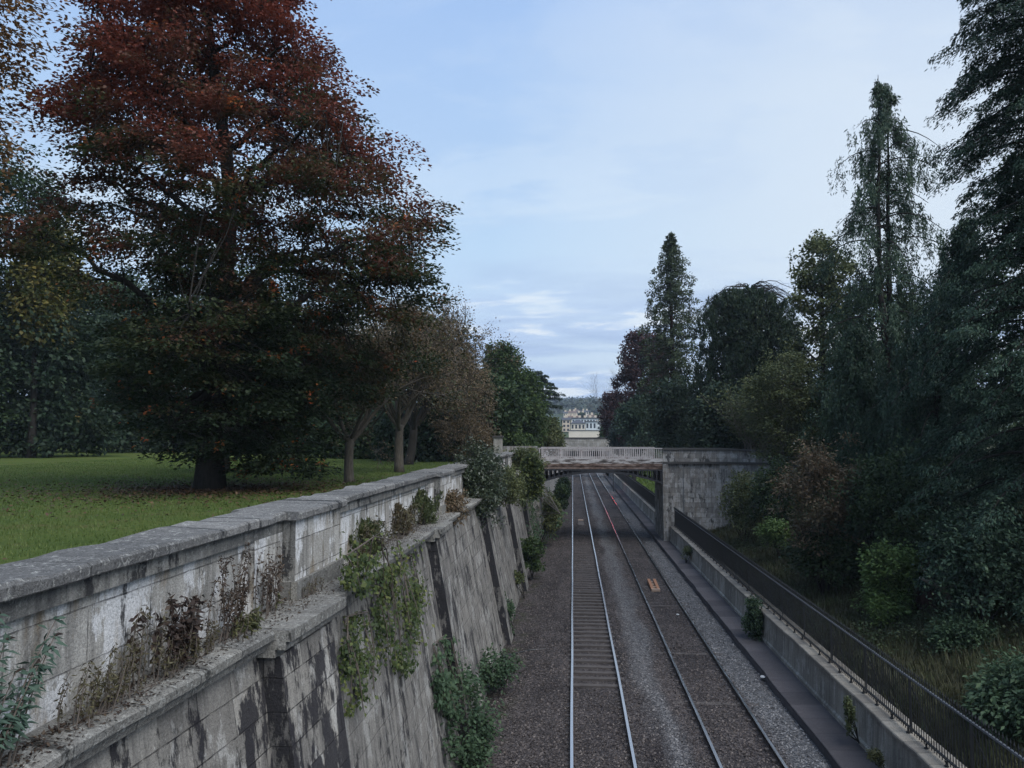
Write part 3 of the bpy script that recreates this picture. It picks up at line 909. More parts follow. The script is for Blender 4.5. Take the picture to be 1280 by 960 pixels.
def spray_leaves(C, O, a, b, th, n, mode, L, W, r, scl=None):
    """leaves of sprays centred at C pointing along O (unit, horizontal)"""
    m = len(C)
    if m == 0: return np.zeros((0, 4, 3))
    sc_ = r.uniform(.65, 1.3, m) * (1 if scl is None else scl)
    idx = np.repeat(np.arange(m), n); k = len(idx)
    c = C[idx]; o = np.concatenate([O[idx], np.zeros((k, 1))], 1); s_ = sc_[idx][:, None]
    z = np.array([0, 0, 1.0]); side = np.cross(np.broadcast_to(z, o.shape), o)
    g = lambda *q: r.normal(size=q)
    if mode == 'layer':
        rr = r.random((k, 1)) ** .7; an = r.uniform(0, 6.283, (k, 1))
        ux, uy = rr * np.cos(an), rr * np.sin(an)
        P = c + s_ * (o * a * ux + side * b * uy) + z * (th * g(k, 1) - .25 * a * s_ * (ux * .6 + .4) ** 2 * np.sign(ux + .6))
        D = o * (.5 + ux) + side * uy * 1.2 + g(k, 3) * .45 - z * .25
        N = z + g(k, 3) * .45
    elif mode == 'clump':
        q = g(k, 3); q = unit(q) * (r.random((k, 1)) ** .45)
        P = c + s_ * (o * a * q[:, :1] + side * b * q[:, 1:2] + z * th * q[:, 2:])
        D = o * .5 + q * .8 + g(k, 3) * .6 - z * .3
        N = z * .9 + o * .3 + g(k, 3) * .7
    elif mode == 'droop':
        u = r.random((k, 1)) ** .9
        strand = r.integers(0, 5, k)
        sa = g(m * 7, 2) * np.array([a, b]) * .5
        so = sa[idx * 7 + strand]
        P = c + s_ * (o * so[:, :1] + side * so[:, 1:]) - z * th * u * s_ + g(k, 3) * .045 * th
        D = -z * 1.0 + g(k, 3) * .5 + o * .2
        N = o + g(k, 3) * .8
    elif mode == 'fan':        # flat conifer sprays hanging from a level branch
        u = r.random((k, 1)); v = r.uniform(-1, 1, (k, 1))
        P = c + s_ * (o * a * (u - .4) + side * b * v * (1.1 - u)) - z * th * (.25 * u * u + .5 * np.abs(v) * r.random((k, 1))) + g(k, 3) * .05
        D = o * .7 + side * v * .8 - z * (.35 + .5 * u) + g(k, 3) * .3
        N = z + g(k, 3) * .5
    elif mode == 'up':
        u = r.random((k, 1))
        P = c + s_ * (g(k, 3) * np.array([a, a, 0]) * .35 * (1.1 - u)) + z * th * (u - .3) * s_ + o * .2 * a * u
        D = z * .9 + o * .35 + g(k, 3) * .4
        N = o + g(k, 3) * .7
    return leaf_quads(P, D, N, L * r.uniform(.65, 1.3, k), W * r.uniform(.7, 1.25, k))


def bez(p0, p1, p2, n):
    t = lin(0, 1, n)[:, None]
    return (1 - t) ** 2 * p0 + 2 * t * (1 - t) * p1 + t * t * p2


class Prof:
    def __init__(s, base, prof):
        s.base = np.asarray(base, float); s.zc = float(np.dot(s.base - EYE, FW))
        rows = []
        for y, xl, xr in prof:
            pl, pr_ = px(xl, y, s.zc), px(xr, y, s.zc)
            rows.append((.5 * (pl[2] + pr_[2]), np.dot(pl - s.base, RT), np.dot(pr_ - s.base, RT)))
        rows.sort()
        R = np.array(rows); s.z, s.l, s.r = R[:, 0], R[:, 1], R[:, 2]
        s.rth = np.array([RT[0], RT[1], 0]); s.rth /= np.linalg.norm(s.rth)

    def half(s, z): return .5 * (np.interp(z, s.z, s.r) - np.interp(z, s.z, s.l))

    def ctr(s, z): return .5 * (np.interp(z, s.z, s.r) + np.interp(z, s.z, s.l))


def crown_points(P, n, r, dz, fin, lob, seed, marg, zpow=1.0):
    zz = lin(P.z[0], P.z[-1], 200); wgt = np.maximum(P.half(zz), .15) ** zpow; wgt /= wgt.sum()
    z = np.clip(r.choice(zz, n, p=wgt) + r.normal(0, (zz[1] - zz[0]), n), P.z[0], P.z[-1])
    az = r.uniform(0, 2 * math.pi, n)
    f = np.where(r.random(n) < .7, r.uniform(.74, 1.0, n), r.uniform(fin, .8, n))
    q = np.random.default_rng(seed); lo = 0
    for k in range(4):
        kz, ka, ph = q.uniform(.5, 1.5), q.integers(1, 5), q.uniform(0, 6.28)
        lo = lo + np.sin(kz * z + ka * az + ph)
    lo = 1 - lob * (1 + lo / 2.6) * .5
    h = np.maximum(P.half(z) - marg, .1)
    lat = P.ctr(z) + h * f * lo * np.cos(az); dep = dz * h * f * lo * np.sin(az)
    C = P.base[None] * np.array([1, 1, 0]) + lat[:, None] * P.rth + dep[:, None] * FWH
    C[:, 2] = z
    O = np.cos(az)[:, None] * P.rth + np.sin(az)[:, None] * FWH
    return C, O[:, :2], f


def tree(name, label, cat, base, prof, mat, mode='clump', n=200, per=100, size=(1, 1, .5), leaf=(.2, .13), bark='bark', tr=.25,
         dz=.85, fin=.25, lob=.25, limbs=12, group=None, seed=1, top=None, twigs=.5, stems=None, rise=.35, zpow=1.0, limb_r=.3, leafless=None, first=.2):
    r = np.random.default_rng(seed)
    base = np.asarray(base, float)
    root = thing(name, label, cat, base, group)
    P = Prof(base, prof)
    marg = .55 * max(size[0], size[1])
    C, O, f = crown_points(P, n, r, dz, fin, lob, seed, marg, zpow)
    V = spray_leaves(C, O, *size, per, mode, leaf[0], leaf[1], r)
    quads('crown', V, M[mat] if isinstance(mat, str) else mat, root)
    # wood
    mb = MB(); ztop = P.z[-1] if top is None else top
    H = ztop - base[2]
    if stems is None: stems = [(0, 0)]
    axes = []
    for sx_, sy_ in stems:
        pts, rad = [], []
        for q in lin(0, 1, 14):
            z = base[2] + H * q
            cc = P.ctr(max(z, P.z[0])) * (q ** 1.5) + sx_ * min(1, q * 3)
            w_ = .012 * H * math.sin(q * 7 + seed) * q
            p = base + P.rth * (cc + w_) + FWH * (sy_ * min(1, q * 3) + .008 * H * math.sin(q * 5 + 2 * seed) * q); p[2] = z
            fl = 1 + .55 * math.exp(-q * H / (.9 * tr + .05) * .6)
            pts.append(p); rad.append(max(.012, tr * (1 - q) ** .75 * fl))
        pts[0] = pts[0] - np.array([0, 0, .25])
        mb.tube(pts, rad, 10); axes.append((np.array(pts), np.array(rad)))
    sel = np.argsort(-f + r.random(n) * .5)[:limbs] if limbs else []
    lp = []
    for i in sel:
        ax, rd = axes[int(r.integers(len(axes)))]
        e = C[i]; hz = e[2] - rise * np.linalg.norm((e - ax[0])[:2]) - .04 * H
        hz = np.clip(hz, base[2] + first * H, base[2] + .9 * H)
        j = int(np.argmin(np.abs(ax[:, 2] - hz))); s0 = ax[j]
        midp = .5 * (s0 + e) + np.array([0, 0, rise * .35 * np.linalg.norm((e - s0)[:2])])
        b = bez(s0, midp, e, 9); b[1:-1] += r.normal(0, .03 * np.linalg.norm(e - s0), (7, 3)) * .6
        r0 = min(rd[j] * .55, limb_r * tr + .03)
        mb.tube(b, [r0 * (1 - .85 * k / 8) for k in range(9)], 6); lp.append(b)
    if len(lp):
        L_ = np.concatenate(lp)
        for i in range(n):
            if r.random() > twigs: continue
            d = np.linalg.norm(L_ - C[i], axis=1); j = int(np.argmin(d))
            if d[j] < .1: continue
            tip_ = C[i] + np.array([O[i, 0], O[i, 1], -.12]) * size[0] * .75
            m_ = .5 * (L_[j] + C[i]) + r.normal(0, .08 * d[j], 3) + np.array([0, 0, .06 * d[j]])
            rr_ = min(.02, max(.008, .011 * d[j] + .006))
            mb.tube([L_[j], m_, C[i], tip_], [rr_ * 1.3, rr_, rr_ * .6, .005], 4, cap=False)
    build('trunk', mb, M[bark], root, smooth=True)
    return root


def conifer(name, label, cat, base, prof, mat, mode='droop', branches=90, per_branch=5, per=60, size=(.6, .5, 1.2), leaf=(.35, .08), bark='bark',
            tr=.3, droop=.25, lift=.1, seed=1, group=None, stems=((0, 0),), dz=.85, lob=.3, bare=.0, thick=.02, zlow=None):
    """branches leave the stem in every direction and carry sprays along their length"""
    r = np.random.default_rng(seed); base = np.asarray(base, float)
    root = thing(name, label, cat, base, group); P = Prof(base, prof)
    mb = MB(); H = P.z[-1] - base[2]; axes = []
    for si, (sx_, sy_) in enumerate(stems):
        pts, rad = [], []
        for q in lin(0, 1, 16):
            z = base[2] + H * q * (1 if si == 0 else .985)
            c_ = (P.ctr(z) if z > P.z[0] else P.ctr(P.z[0]) * q) * min(1, q * 1.3)
            if len(stems) > 1: c_ = c_ * .35 + sx_
            p = base + P.rth * (c_ if len(stems) == 1 else c_ * min(1, 2 * q)) + FWH * sy_; p[2] = z
            pts.append(p); rad.append(max(.015, tr * (1 - q) ** .8))
        pts[0] = pts[0] - np.array([0, 0, .3])
        mb.tube(pts, rad, 8); axes.append(np.array(pts))
    CC, OO, SS = [], [], []
    q = np.random.default_rng(seed + 50)
    z0 = P.z[0] if zlow is None else zlow
    for k in range(branches):
        z = z0 + (P.z[-1] - z0) * (1 - (1 - (k + r.random()) / branches) ** 1.0)
        az = k * 2.39996 + r.normal(0, .3)
        ax = axes[k % len(axes)]
        s0 = np.array([np.interp(z, ax[:, 2], ax[:, i]) for i in range(3)])
        o = math.cos(az) * P.rth + math.sin(az) * FWH
        h = P.half(z); lat = P.ctr(z) - np.dot(s0 - P.base, P.rth)
        reach = math.hypot(h * math.cos(az), dz * h * math.sin(az)) + lat * math.cos(az)
        reach = max(.25, reach) * (1 - lob * r.random() ** 1.5)
        ks = float(np.clip(reach / (2.2 * size[0]), .3, 1)); reach = max(.12, reach - .35 * size[0] * ks)
        e = s0 + o * reach + np.array([0, 0, -droop * reach])
        m_ = s0 + o * reach * .5 + np.array([0, 0, lift * reach])
        b = bez(s0, m_, e, 7)
        mb.tube(b, [max(.008, thick * (reach ** .7) * (1 - .8 * i / 6) + .006) for i in range(7)], 5, cap=False)
        nb = max(2, int(round(per_branch * (.45 + .55 * reach / max(.5, P.half(P.z[0] + .2 * H))))))
        for t_ in lin(.28 if reach > 1 else .1, 1, nb):
            if r.random() < bare: continue
            p = b[0] * 0 + np.array([np.interp(t_ * 6, range(7), b[:, i]) for i in range(3)])
            CC.append(p + r.normal(0, .06 * reach + .03, 3) * np.array([1, 1, .4])); OO.append(o[:2]); SS.append(ks)
    CC, OO = np.array(CC), np.array(OO)
    V = spray_leaves(CC, OO, *size, per, mode, leaf[0], leaf[1], r, np.array(SS))
    quads('crown', V, M[mat], root)
    build('trunk', mb, M[bark], root, smooth=True)
    return root


def bush(name, label, cat, x, y, rx, ry, Y, mat, n=40, per=60, size=None, leaf=(.12, .08), mode='clump', seed=1, group=None, dz=1.0, base=None, stems=5, bark='bark', skirt=True):
    """shrub: ellipsoid of sprays on several stems"""
    r = np.random.default_rng(seed)
    c = at(x, y, Y); zc = float(np.dot(c - EYE, FW)); hx, hz = rx * zc / F, ry * zc / F
    q = unit(r.normal(size=(n, 3))); q *= (.45 + .55 * r.random((n, 1)) ** .5) * (1 - .25 * r.random((n, 1)))
    rth = unit(np.array([RT[0], RT[1], 0]))
    v1, v2, v3 = r.normal(0, 1.6, 3), r.normal(0, 2.4, 3), r.normal(0, 3.5, 3); ph = r.uniform(0, 6.28, 3)
    q *= (1 + .22 * np.sin(q @ v1 + ph[0]) + .16 * np.sin(q @ v2 + ph[1]) + .1 * np.sin(q @ v3 + ph[2]))[:, None]
    sz = size or (hx * .32, hx * .32, hz * .3)
    if skirt:
        lo_ = q[:, 2] < 0; qh = np.linalg.norm(q[:, :2], axis=1) + 1e-6; k_ = np.where(lo_, np.clip(np.sqrt(r.random(n)) , .3, 1) * .95 / qh, 1)
        q[:, :2] *= np.minimum(k_, 4)[:, None]; q[lo_, 2] = -r.random(int(lo_.sum()))
    q *= np.where(r.random((n, 1)) < .08, r.uniform(1.1, 1.35, (n, 1)), 1.0)
    C = c + (q[:, :1] * rth * (hx - .4 * sz[0]) + q[:, 1:2] * FWH * (hx * dz)) + q[:, 2:] * np.array([0, 0, max(.05, hz - .4 * sz[2])])
    O = unit(q[:, :1] * rth + q[:, 1:2] * FWH)[:, :2]
    b = c - np.array([0, 0, hz * .97]) if base is None else np.asarray(base, float)
    root = thing(name, label, cat, b, group)
    quads('foliage', spray_leaves(C, O, *sz, per, mode, leaf[0], leaf[1], r), M[mat], root)
    mb = MB()
    for i in range(min(stems, n)):
        e = C[i]; mm = .5 * (b + e) + r.normal(0, .1 * hz, 3)
        mb.tube([b + r.normal(0, .012, 3) * np.array([1, 1, 0]), mm, e], [.012 + .012 * hz, .01 + .007 * hz, .006], 5)
    build('stem', mb, M[bark], root)
    return root


def bare_twigs(mb, p, d, L, rad, lev, r, spread=.55, up=.12, kids=(3, 5), ends=None, wig=.14, droop=0.0):
    pts = [p]; dd = np.array(d, float); seg = 5
    for i in range(seg):
        dd = unit(dd + r.normal(0, wig, 3) + np.array([0, 0, up - droop * (i / seg)]))
        pts.append(pts[-1] + dd * L / seg)
    mb.tube(pts, [max(.0035, rad * (1 - .6 * i / seg)) for i in range(seg + 1)], 6 if lev > 2 else (4 if lev > 1 else 3), cap=False)
    if lev == 0:
        if ends is not None: ends.extend([(q, dd) for q in pts[1:]])
        return
    k = int(r.integers(kids[0], kids[1] + 1))
    for i in range(k):
        j = 1 + int(r.integers(1, seg)) if i else seg
        nd = unit(dd + r.normal(0, spread, 3) + np.array([0, 0, .05]))
        bare_twigs(mb, pts[min(j, seg)], nd, L * r.uniform(.55, .78), max(.0035, rad * (.6 if i else .45)), lev - 1, r, spread, up * .7, kids, ends, wig, droop)


def bare_tree(name, label, cat, base, H, tr, lev, seed, bark, fork, mat=None, leaf=(.09, .06), per=2, group=None, spread=.6, lean=0, nlimb=5, lim=.42, up=.12, droop=0, jit=.25):
    r = np.random.default_rng(seed); base = np.asarray(base, float)
    root = thing(name, label, cat, base, group); mb = MB(); ends = []
    rth = unit(np.array([RT[0], RT[1], 0]))
    top = base + np.array([0, 0, H * fork]) + rth * lean * H * fork
    pts = bez(base - np.array([0, 0, .2]), .5 * (base + top) + r.normal(0, .02 * H, 3), top, 6)
    mb.tube(pts, [tr * 1.35, tr * 1.08, tr, tr * .95, tr * .92, tr * .9], 9)
    for i in range(nlimb):
        az = i * 2.4 + r.uniform(0, .6)
        d = math.cos(az) * rth * .75 + math.sin(az) * FWH * .75 + np.array([0, 0, r.uniform(.45, 1.1)])
        bare_twigs(mb, top - np.array([0, 0, r.uniform(0, .15 * H * fork)]), unit(d), H * lim * r.uniform(.8, 1.1), tr * r.uniform(.4, .62), lev, r, spread, up, ends=ends, droop=droop)
    build('trunk', mb, M[bark], root, smooth=True)
    if mat:
        E = np.array([e[0] for e in ends]); Dd = np.array([e[1] for e in ends])
        idx = np.repeat(np.arange(len(E)), per)
        P_ = E[idx] + r.normal(0, jit, (len(idx), 3)); D_ = Dd[idx] + r.normal(0, .8, (len(idx), 3)) - np.array([0, 0, .4])
        quads('crown', leaf_quads(P_, D_, r.normal(size=(len(idx), 3)) + np.array([0, 0, .8]), leaf[0] * r.uniform(.6, 1.3, len(idx)), leaf[1] * r.uniform(.6, 1.2, len(idx))), M[mat], root)
    return root


def on_lawn(x, y): return at_z(x, y, LAWN + .02)


# ---- lawn side
beech_prof = [(-190, 180, 350), (-130, 90, 420), (-60, 30, 455), (0, 8, 462), (35, 30, 452), (65, 5, 470), (105, -14, 508), (140, -24, 545), (172, -26, 580), (205, -20, 570), (235, -14, 610), (262, -8, 660), (300, -8, 655),
              (345, 0, 645), (400, 10, 630), (450, 30, 575), (500, 55, 515), (540, 95, 480), (562, 165, 450), (588, 310, 448)]
tree('beech_tree', 'huge beech with dark red and green autumn leaves standing on the lawn', 'tree', on_lawn(262, 612), beech_prof, 'beech', 'layer', n=1020, per=205,
     size=(1.15, .8, .12), leaf=(.15, .105), tr=.40, dz=.85, fin=.2, lob=.55, limbs=34, seed=4, twigs=.95, rise=.28, first=.12, limb_r=.36)
tree('maple_tree', 'slim grey trunked tree just behind the big beech trunk', 'tree', on_lawn(281, 591), [(330, 260, 330), (400, 230, 380), (480, 215, 400), (540, 235, 390), (560, 270, 350)], 'dkgreen', 'layer', n=130, per=60,
     size=(1.3, 1, .2), leaf=(.26, .18), tr=.2, seed=5, limbs=10, bark='barkg')
tree('oak_tree', 'dark green tree cut off by the left edge, behind the beech', 'tree', on_lawn(-10, 577), [(165, -90, 30), (200, -130, 70), (260, -160, 80), (300, -170, 30), (400, -170, 10), (520, -150, 30), (556, -60, 20)], 'dkgreen', 'layer',
     n=360, per=80, size=(1.8, 1.4, .25), leaf=(.32, .22), tr=.4, seed=6, limbs=16)
tree('lime_tree', 'yellow-green tree lit against the sky between beech and left edge', 'tree', on_lawn(38, 576), [(275, 22, 72), (305, 2, 90), (345, -8, 98), (385, 0, 90), (420, 10, 70)], 'yelgreen', 'clump', n=150, per=60,
     size=(1.6, 1.6, 1.1), leaf=(.4, .27), tr=.3, seed=7, limbs=10)
# overhanging spray of a nearer tree, top left corner
tree('hornbeam_tree', 'tan-leaved tree whose twigs enter the top left corner', 'tree', np.array([-22.5, 21.0, LAWN]), [(-260, -150, -30), (-150, -230, 10), (-60, -260, 30), (0, -260, 36), (30, -260, 34), (60, -260, 14), (110, -250, 18), (170, -240, 12), (230, -200, -20), (300, -160, -60)], 'tan', 'layer',
     n=330, per=50, size=(1.0, .8, .15), leaf=(.17, .11), tr=.3, seed=8, limbs=16, lob=.2, twigs=.95)
# shrubbery along the back of the lawn
hedge = [(-40, 470, 90, 100, 74, 'hedge', 'dark evergreen shrub at the left end of the lawn shrubbery'),
         (65, 470, 80, 100, 60, 'hedge', 'broad dark shrub with yellow flecks at the back of the lawn, left of centre'),
         (140, 465, 70, 105, 76, 'hedge', 'dark shrub dotted with orange leaves at the back of the lawn'),
         (120, 395, 85, 60, 95, 'dkgreen', 'tall dark treetop rising over the lawn shrubbery left of the beech'),
         (222, 470, 62, 100, 82, 'hedge', 'dark green shrub directly left of the beech trunk'),
         (305, 480, 60, 95, 84, 'dkgreen', 'dark shrub behind the lawn right of the beech trunk'),
         (375, 490, 60, 90, 78, 'dkgreen', 'dark shrub behind the forked cherry trunk'),
         (450, 520, 55, 62, 66, 'dkgreen', 'low dark laurel behind the lawn between the two cherry trunks'),
         (530, 540, 52, 44, 60, 'hedge', 'dark laurel with pale glossy leaves behind the brown cherry trunks'),
         (598, 520, 45, 60, 66, 'dkgreen', 'dark shrub at the far corner of the lawn beside the bridge approach')]
for i, (x, y, rx, ry, Y, mt, lab) in enumerate(hedge):
    b = at(x, y, Y); b[2] = LAWN
    bush('shrub', lab, 'shrub', x, y, rx * 1.1, ry, Y, mt, n=230, per=80, leaf=(.40, .27), seed=20 + i, base=b, group='shrubs behind the lawn', size=(1.5, 1.5, 1.1), dz=.7, stems=6)
for i, (x, y, rx, ry, Y, lab) in enumerate([(-60, 430, 130, 140, 112, 'dim dark tree closing the back of the lawn, far left'), (90, 445, 120, 125, 118, 'dim dark tree behind the yellow-flecked shrub'),
                                              (240, 440, 120, 130, 122, 'dim dark tree far behind the beech trunk'), (380, 450, 110, 120, 116, 'dim dark tree far behind the forked cherry'), (510, 480, 90, 95, 110, 'dim dark tree far behind the two brown cherries')]):
    b = at(x, y, Y); b[2] = LAWN
    bush('background_tree', lab, 'tree', x, y, rx, ry, Y, 'yew', n=280, per=60, leaf=(.65, .45), seed=330 + i, base=b, group='trees behind the lawn', size=(2.6, 2.6, 2.0), dz=.6, stems=7)
# cherries
bare_tree('cherry_tree', 'forked grey cherry with orange and green leaves on the lawn', 'tree', on_lawn(437, 602), 7.2, .2, 3, 9, 'barkg', .26, 'cherry', leaf=(.15, .10), per=9, spread=.6, nlimb=5, lim=.42, jit=.3)
bare_tree('cherry_tree', 'nearly bare brown cherry with a dense net of fine twigs, nearer trunk', 'tree', on_lawn(499, 590), 10.6, .24, 4, 31, 'barkg', .24, 'brown', leaf=(.11, .08), per=2, spread=.62, nlimb=8, lim=.34, group='cherry trees by the parapet')
bare_tree('cherry_tree', 'brown-leaved cherry just behind the bare cherry, half hidden trunk', 'tree', on_lawn(509, 581), 12, .3, 4, 32, 'bark', .22, 'brown', leaf=(.14, .1), per=2, spread=.62, nlimb=8, lim=.34, lean=.15, group='cherry trees by the parapet')
tree('hawthorn_tree', 'round brown-leaved tree overhanging the parapet before the bridge', 'tree', on_lawn(588, 577), [(425, 555, 590), (445, 535, 605), (490, 520, 624), (530, 525, 628), (560, 540, 618), (572, 560, 600)], 'brown', 'clump', n=230, per=95,
     size=(.75, .75, .5), leaf=(.13, .09), tr=.15, seed=12, limbs=14, bark='barkg', lob=.15)
tree('sycamore_tree', 'full mid-green leafy tree left of the iron bridge', 'tree', at_z(640, 560, 5.8) * np.array([0, 0, 0]) + np.array([-6.6, 74, 5.6]), [(432, 618, 640), (445, 606, 656), (470, 600, 678), (510, 598, 690), (540, 600, 688), (560, 605, 680)], 'midgreen', 'clump', n=260, per=90,
     size=(1.0, 1.0, .7), leaf=(.27, .19), tr=.3, seed=13, limbs=14, lob=.3)
conifer('spruce_tree', 'small rusty-tipped conifer spire behind the green tree', 'tree', np.array([-11.5, 92, 5.8]), [(428, 610, 612), (445, 604, 620), (480, 596, 628), (540, 590, 634)], 'olive', 'fan', branches=70, per_branch=4, per=50, size=(.8, .6, .5), leaf=(.35, .15), tr=.2, seed=14)
conifer('cedar_tree', 'dark cedar with level tiered branches left of the railway', 'tree', np.array([-6.4, 105, 5.8]), [(462, 668, 676), (478, 660, 694), (488, 655, 706), (515, 650, 704), (545, 650, 706)], 'cedar', 'fan', branches=46, per_branch=6, per=70, size=(1.4, 1.1, .35), leaf=(.4, .12), tr=.35, droop=.02, lift=.08, seed=15, lob=.5)
bush('willow_shrub', 'soft grey-green shrub at the left end of the footbridge', 'shrub', 684, 540, 24, 30, 80, 'olive', n=90, per=80, leaf=(.3, .13), seed=16, base=(-3.6, 80, 5.6))

# ---- plants on the left wall
bush('holly_bush', 'big dark glossy bush bulging over the parapet near the bridge', 'bush', 598, 602, 35, 42, 30, 'holly', n=120, per=110, leaf=(.11, .07), seed=17, base=(-4.0, 30.5, 5.4), size=(.4, .4, .3), stems=8)
bush('spirea_bush', 'rust-tipped bush on the ledge beside the dark glossy bush', 'bush', 558, 632, 26, 22, 24, 'rusty', n=60, per=80, leaf=(.10, .05), seed=18, base=(-4.0, 24, 5.4), size=(.25, .25, .22), stems=8)
bush('buddleia_bush', 'loose olive shrub on the ledge left of the rust-tipped bush', 'bush', 520, 640, 34, 26, 20.5, 'olive', n=70, per=60, leaf=(.10, .035), seed=19, base=(-3.9, 20, 5.4), size=(.3, .3, .25), stems=10, mode='up')
bush('shrub', 'pale olive shrub trailing along the ledge right of the dark glossy bush', 'bush', 632, 606, 30, 24, 36, 'olive', n=80, per=70, leaf=(.13, .06), seed=51, base=(-3.7, 36, 5.4), size=(.4, .4, .3))
bush('shrub', 'yellow-green creeper clump hanging at the left end of the bridge railing', 'bush', 664, 596, 13, 26, 50, 'ivy', n=80, per=70, leaf=(.2, .14), seed=52, base=(-3.2, 50, 5.2), size=(.4, .4, .4))
bush('shrub', 'grey-green shrub on top of the wall between approach pier and bridge', 'bush', 655, 574, 24, 16, 54, 'olive', n=70, per=60, leaf=(.2, .09), seed=53, base=(-3.6, 54, 5.4), size=(.5, .5, .4))
bush('shrub', 'dark shrub against the green tree above the approach parapet', 'bush', 640, 552, 30, 16, 66, 'midgreen', n=70, per=60, leaf=(.22, .15), seed=54, base=(-5.2, 66, 5.6), size=(.6, .6, .4))


bush('shrub', 'olive tangle of stems and leaves on the ledge just beyond the parapet pier', 'bush', 452, 672, 34, 26, 15.0, 'olive', n=60, per=60, leaf=(.075, .03), seed=57, base=(-3.9, 15, 5.4), size=(.22, .22, .2), stems=14, mode='up')
bush('shrub', 'greyish twiggy shrub on the ledge above the ivy curtain', 'bush', 492, 650, 28, 22, 18.0, 'rusty', n=50, per=56, leaf=(.075, .03), seed=58, base=(-3.9, 18, 5.4), size=(.22, .22, .2), stems=14, mode='up')


def creeper(name, label, poly, mat, n, X=None, leaf=(.1, .08), seed=1, off=.12, cat='ivy', stem=16):
    """leaves hanging on the wall face inside an outline, with some trailing stems"""
    r = np.random.default_rng(seed); poly = np.array(poly, float)
    lo, hi = poly.min(0), poly.max(0); pts = []
    cl = [lo + (hi - lo) * r.random(2) for _ in range(34)]

    def inside(p):
        c = False; j = len(poly) - 1
        for i in range(len(poly)):
            a, b = poly[i], poly[j]
            if (a[1] > p[1]) != (b[1] > p[1]) and p[0] < (b[0] - a[0]) * (p[1] - a[1]) / (b[1] - a[1]) + a[0]: c = not c
            j = i
        return c
    cl = [c for c in cl if inside(c)]
    while len(pts) < n:
        c = cl[int(r.integers(len(cl)))]
        p = c + r.normal(0, 1, 2) * (hi - lo) * np.array([.085, .06]) * (.5 + r.random())
        if inside(p): pts.append(p)
    W = []
    for p in pts:
        Xw = -3.3
        for _ in range(4):
            q = at_x(p[0], p[1], Xw)
            Xw = face_x(q[1], min(q[2], 5.1)) if X is None else X
        W.append(q)
    W = np.array(W); k = len(W)
    W += np.abs(r.normal(0, off, (k, 1))) * np.array([1, -.25, 0]) + np.array([.03, 0, 0])
    D = np.array([.25, -.1, -.8]) + r.normal(0, .5, (k, 3)); N = np.array([1, -.35, .5]) + r.normal(0, .4, (k, 3))
    b = W[np.argmax(W[:, 2])]
    root = thing(name, label, cat, b)
    quads('foliage', leaf_quads(W, D, N, leaf[0] * r.uniform(.6, 1.3, k), leaf[1] * r.uniform(.6, 1.3, k)), M[mat], root)
    mb = MB()
    for i in range(stem):
        a = W[int(r.integers(k))]; sub = W[np.abs(W[:, 1] - a[1]) < .22]
        t_, b_ = sub[np.argmax(sub[:, 2])], sub[np.argmin(sub[:, 2])]
        mb.tube([b, t_, .5 * (t_ + b_) + np.array([.04, .05, 0]), b_], [.010, .012, .010, .005], 5)
    build('stem', mb, M['twig'], root)
    return root


creeper('ivy', 'yellow-green ivy spilling over the ledge below the parapet pier', [(415, 725), (420, 690), (455, 660), (505, 655), (520, 680), (500, 715), (470, 735), (440, 745)], 'ivy', 900, X=-3.55, leaf=(.085, .07), seed=61, off=.16)
creeper('ivy', 'large green ivy curtain hanging down the retaining wall', [(470, 720), (512, 690), (524, 740), (516, 800), (500, 850), (480, 830), (462, 800), (458, 750)], 'ivy', 1700, leaf=(.085, .07), seed=62, off=.12)
creeper('ivy', 'lower tongue of ivy hanging at the left side of the ivy curtain', [(425, 770), (450, 760), (462, 800), (470, 850), (445, 890), (420, 895), (415, 840)], 'ivy', 800, leaf=(.075, .062), seed=63, off=.1)
creeper('ivy', 'small ivy tuft climbing the parapet right of the pier', [(408, 662), (420, 660), (424, 700), (412, 712)], 'ivy', 160, X=-4.05, leaf=(.07, .06), seed=64, off=.03, stem=1)
creeper('ivy', 'dark ivy patch low on the wall above the bramble', [(537, 800), (560, 790), (580, 830), (590, 870), (570, 900), (538, 880)], 'bramble', 1100, leaf=(.12, .09), seed=65, off=.12)
creeper('ivy', 'dull green growth cloaking the wall just before the bridge', [(656, 610), (676, 600), (700, 640), (690, 670), (664, 690), (655, 650)], 'bramble', 1600, leaf=(.2, .15), seed=66, off=.3)
for i, (x, y, rx, ry, Y, lab) in enumerate([(690, 640, 12, 24, 56, 'tangled green growth at the wall foot directly before the iron bridge'), (700, 618, 10, 16, 72, 'dark shrub against the cutting wall under the iron bridge'),
                                             (705, 606, 9, 13, 92, 'dim shrub against the cutting wall beyond the iron bridge')]):
    bush('shrub', lab, 'bush', x, y, rx, ry, Y, 'olive' if i == 0 else 'dkgreen', n=60, per=60, leaf=(.2, .12), seed=55 + i, base=(-2.5, Y, -.2), size=(.35, .35, .4))
bush('bramble_bush', 'wide bramble thicket at the foot of the left wall', 'bramble', 572, 912, 60, 78, 19.5, 'bramble', skirt=False, n=190, per=46, leaf=(.11, .075), seed=67, base=(-2.3, 19.5, -.2), size=(.28, .28, .16), mode='layer', stems=14, dz=1.1)
bush('bramble_bush', 'small outlying bramble right of the thicket on the ballast', 'bramble', 616, 838, 30, 20, 24.0, 'bramble', skirt=False, n=34, per=50, leaf=(.11, .08), seed=68, base=(-2.2, 24.5, -.15), size=(.3, .3, .15), mode='layer')
bush('holly_bush', 'compact dark bush standing by the foot of the left wall', 'bush', 628, 772, 15, 27, 31, 'bramble', n=44, per=80, leaf=(.10, .07), seed=69, base=(-2.35, 31, -.15), size=(.22, .22, .22))
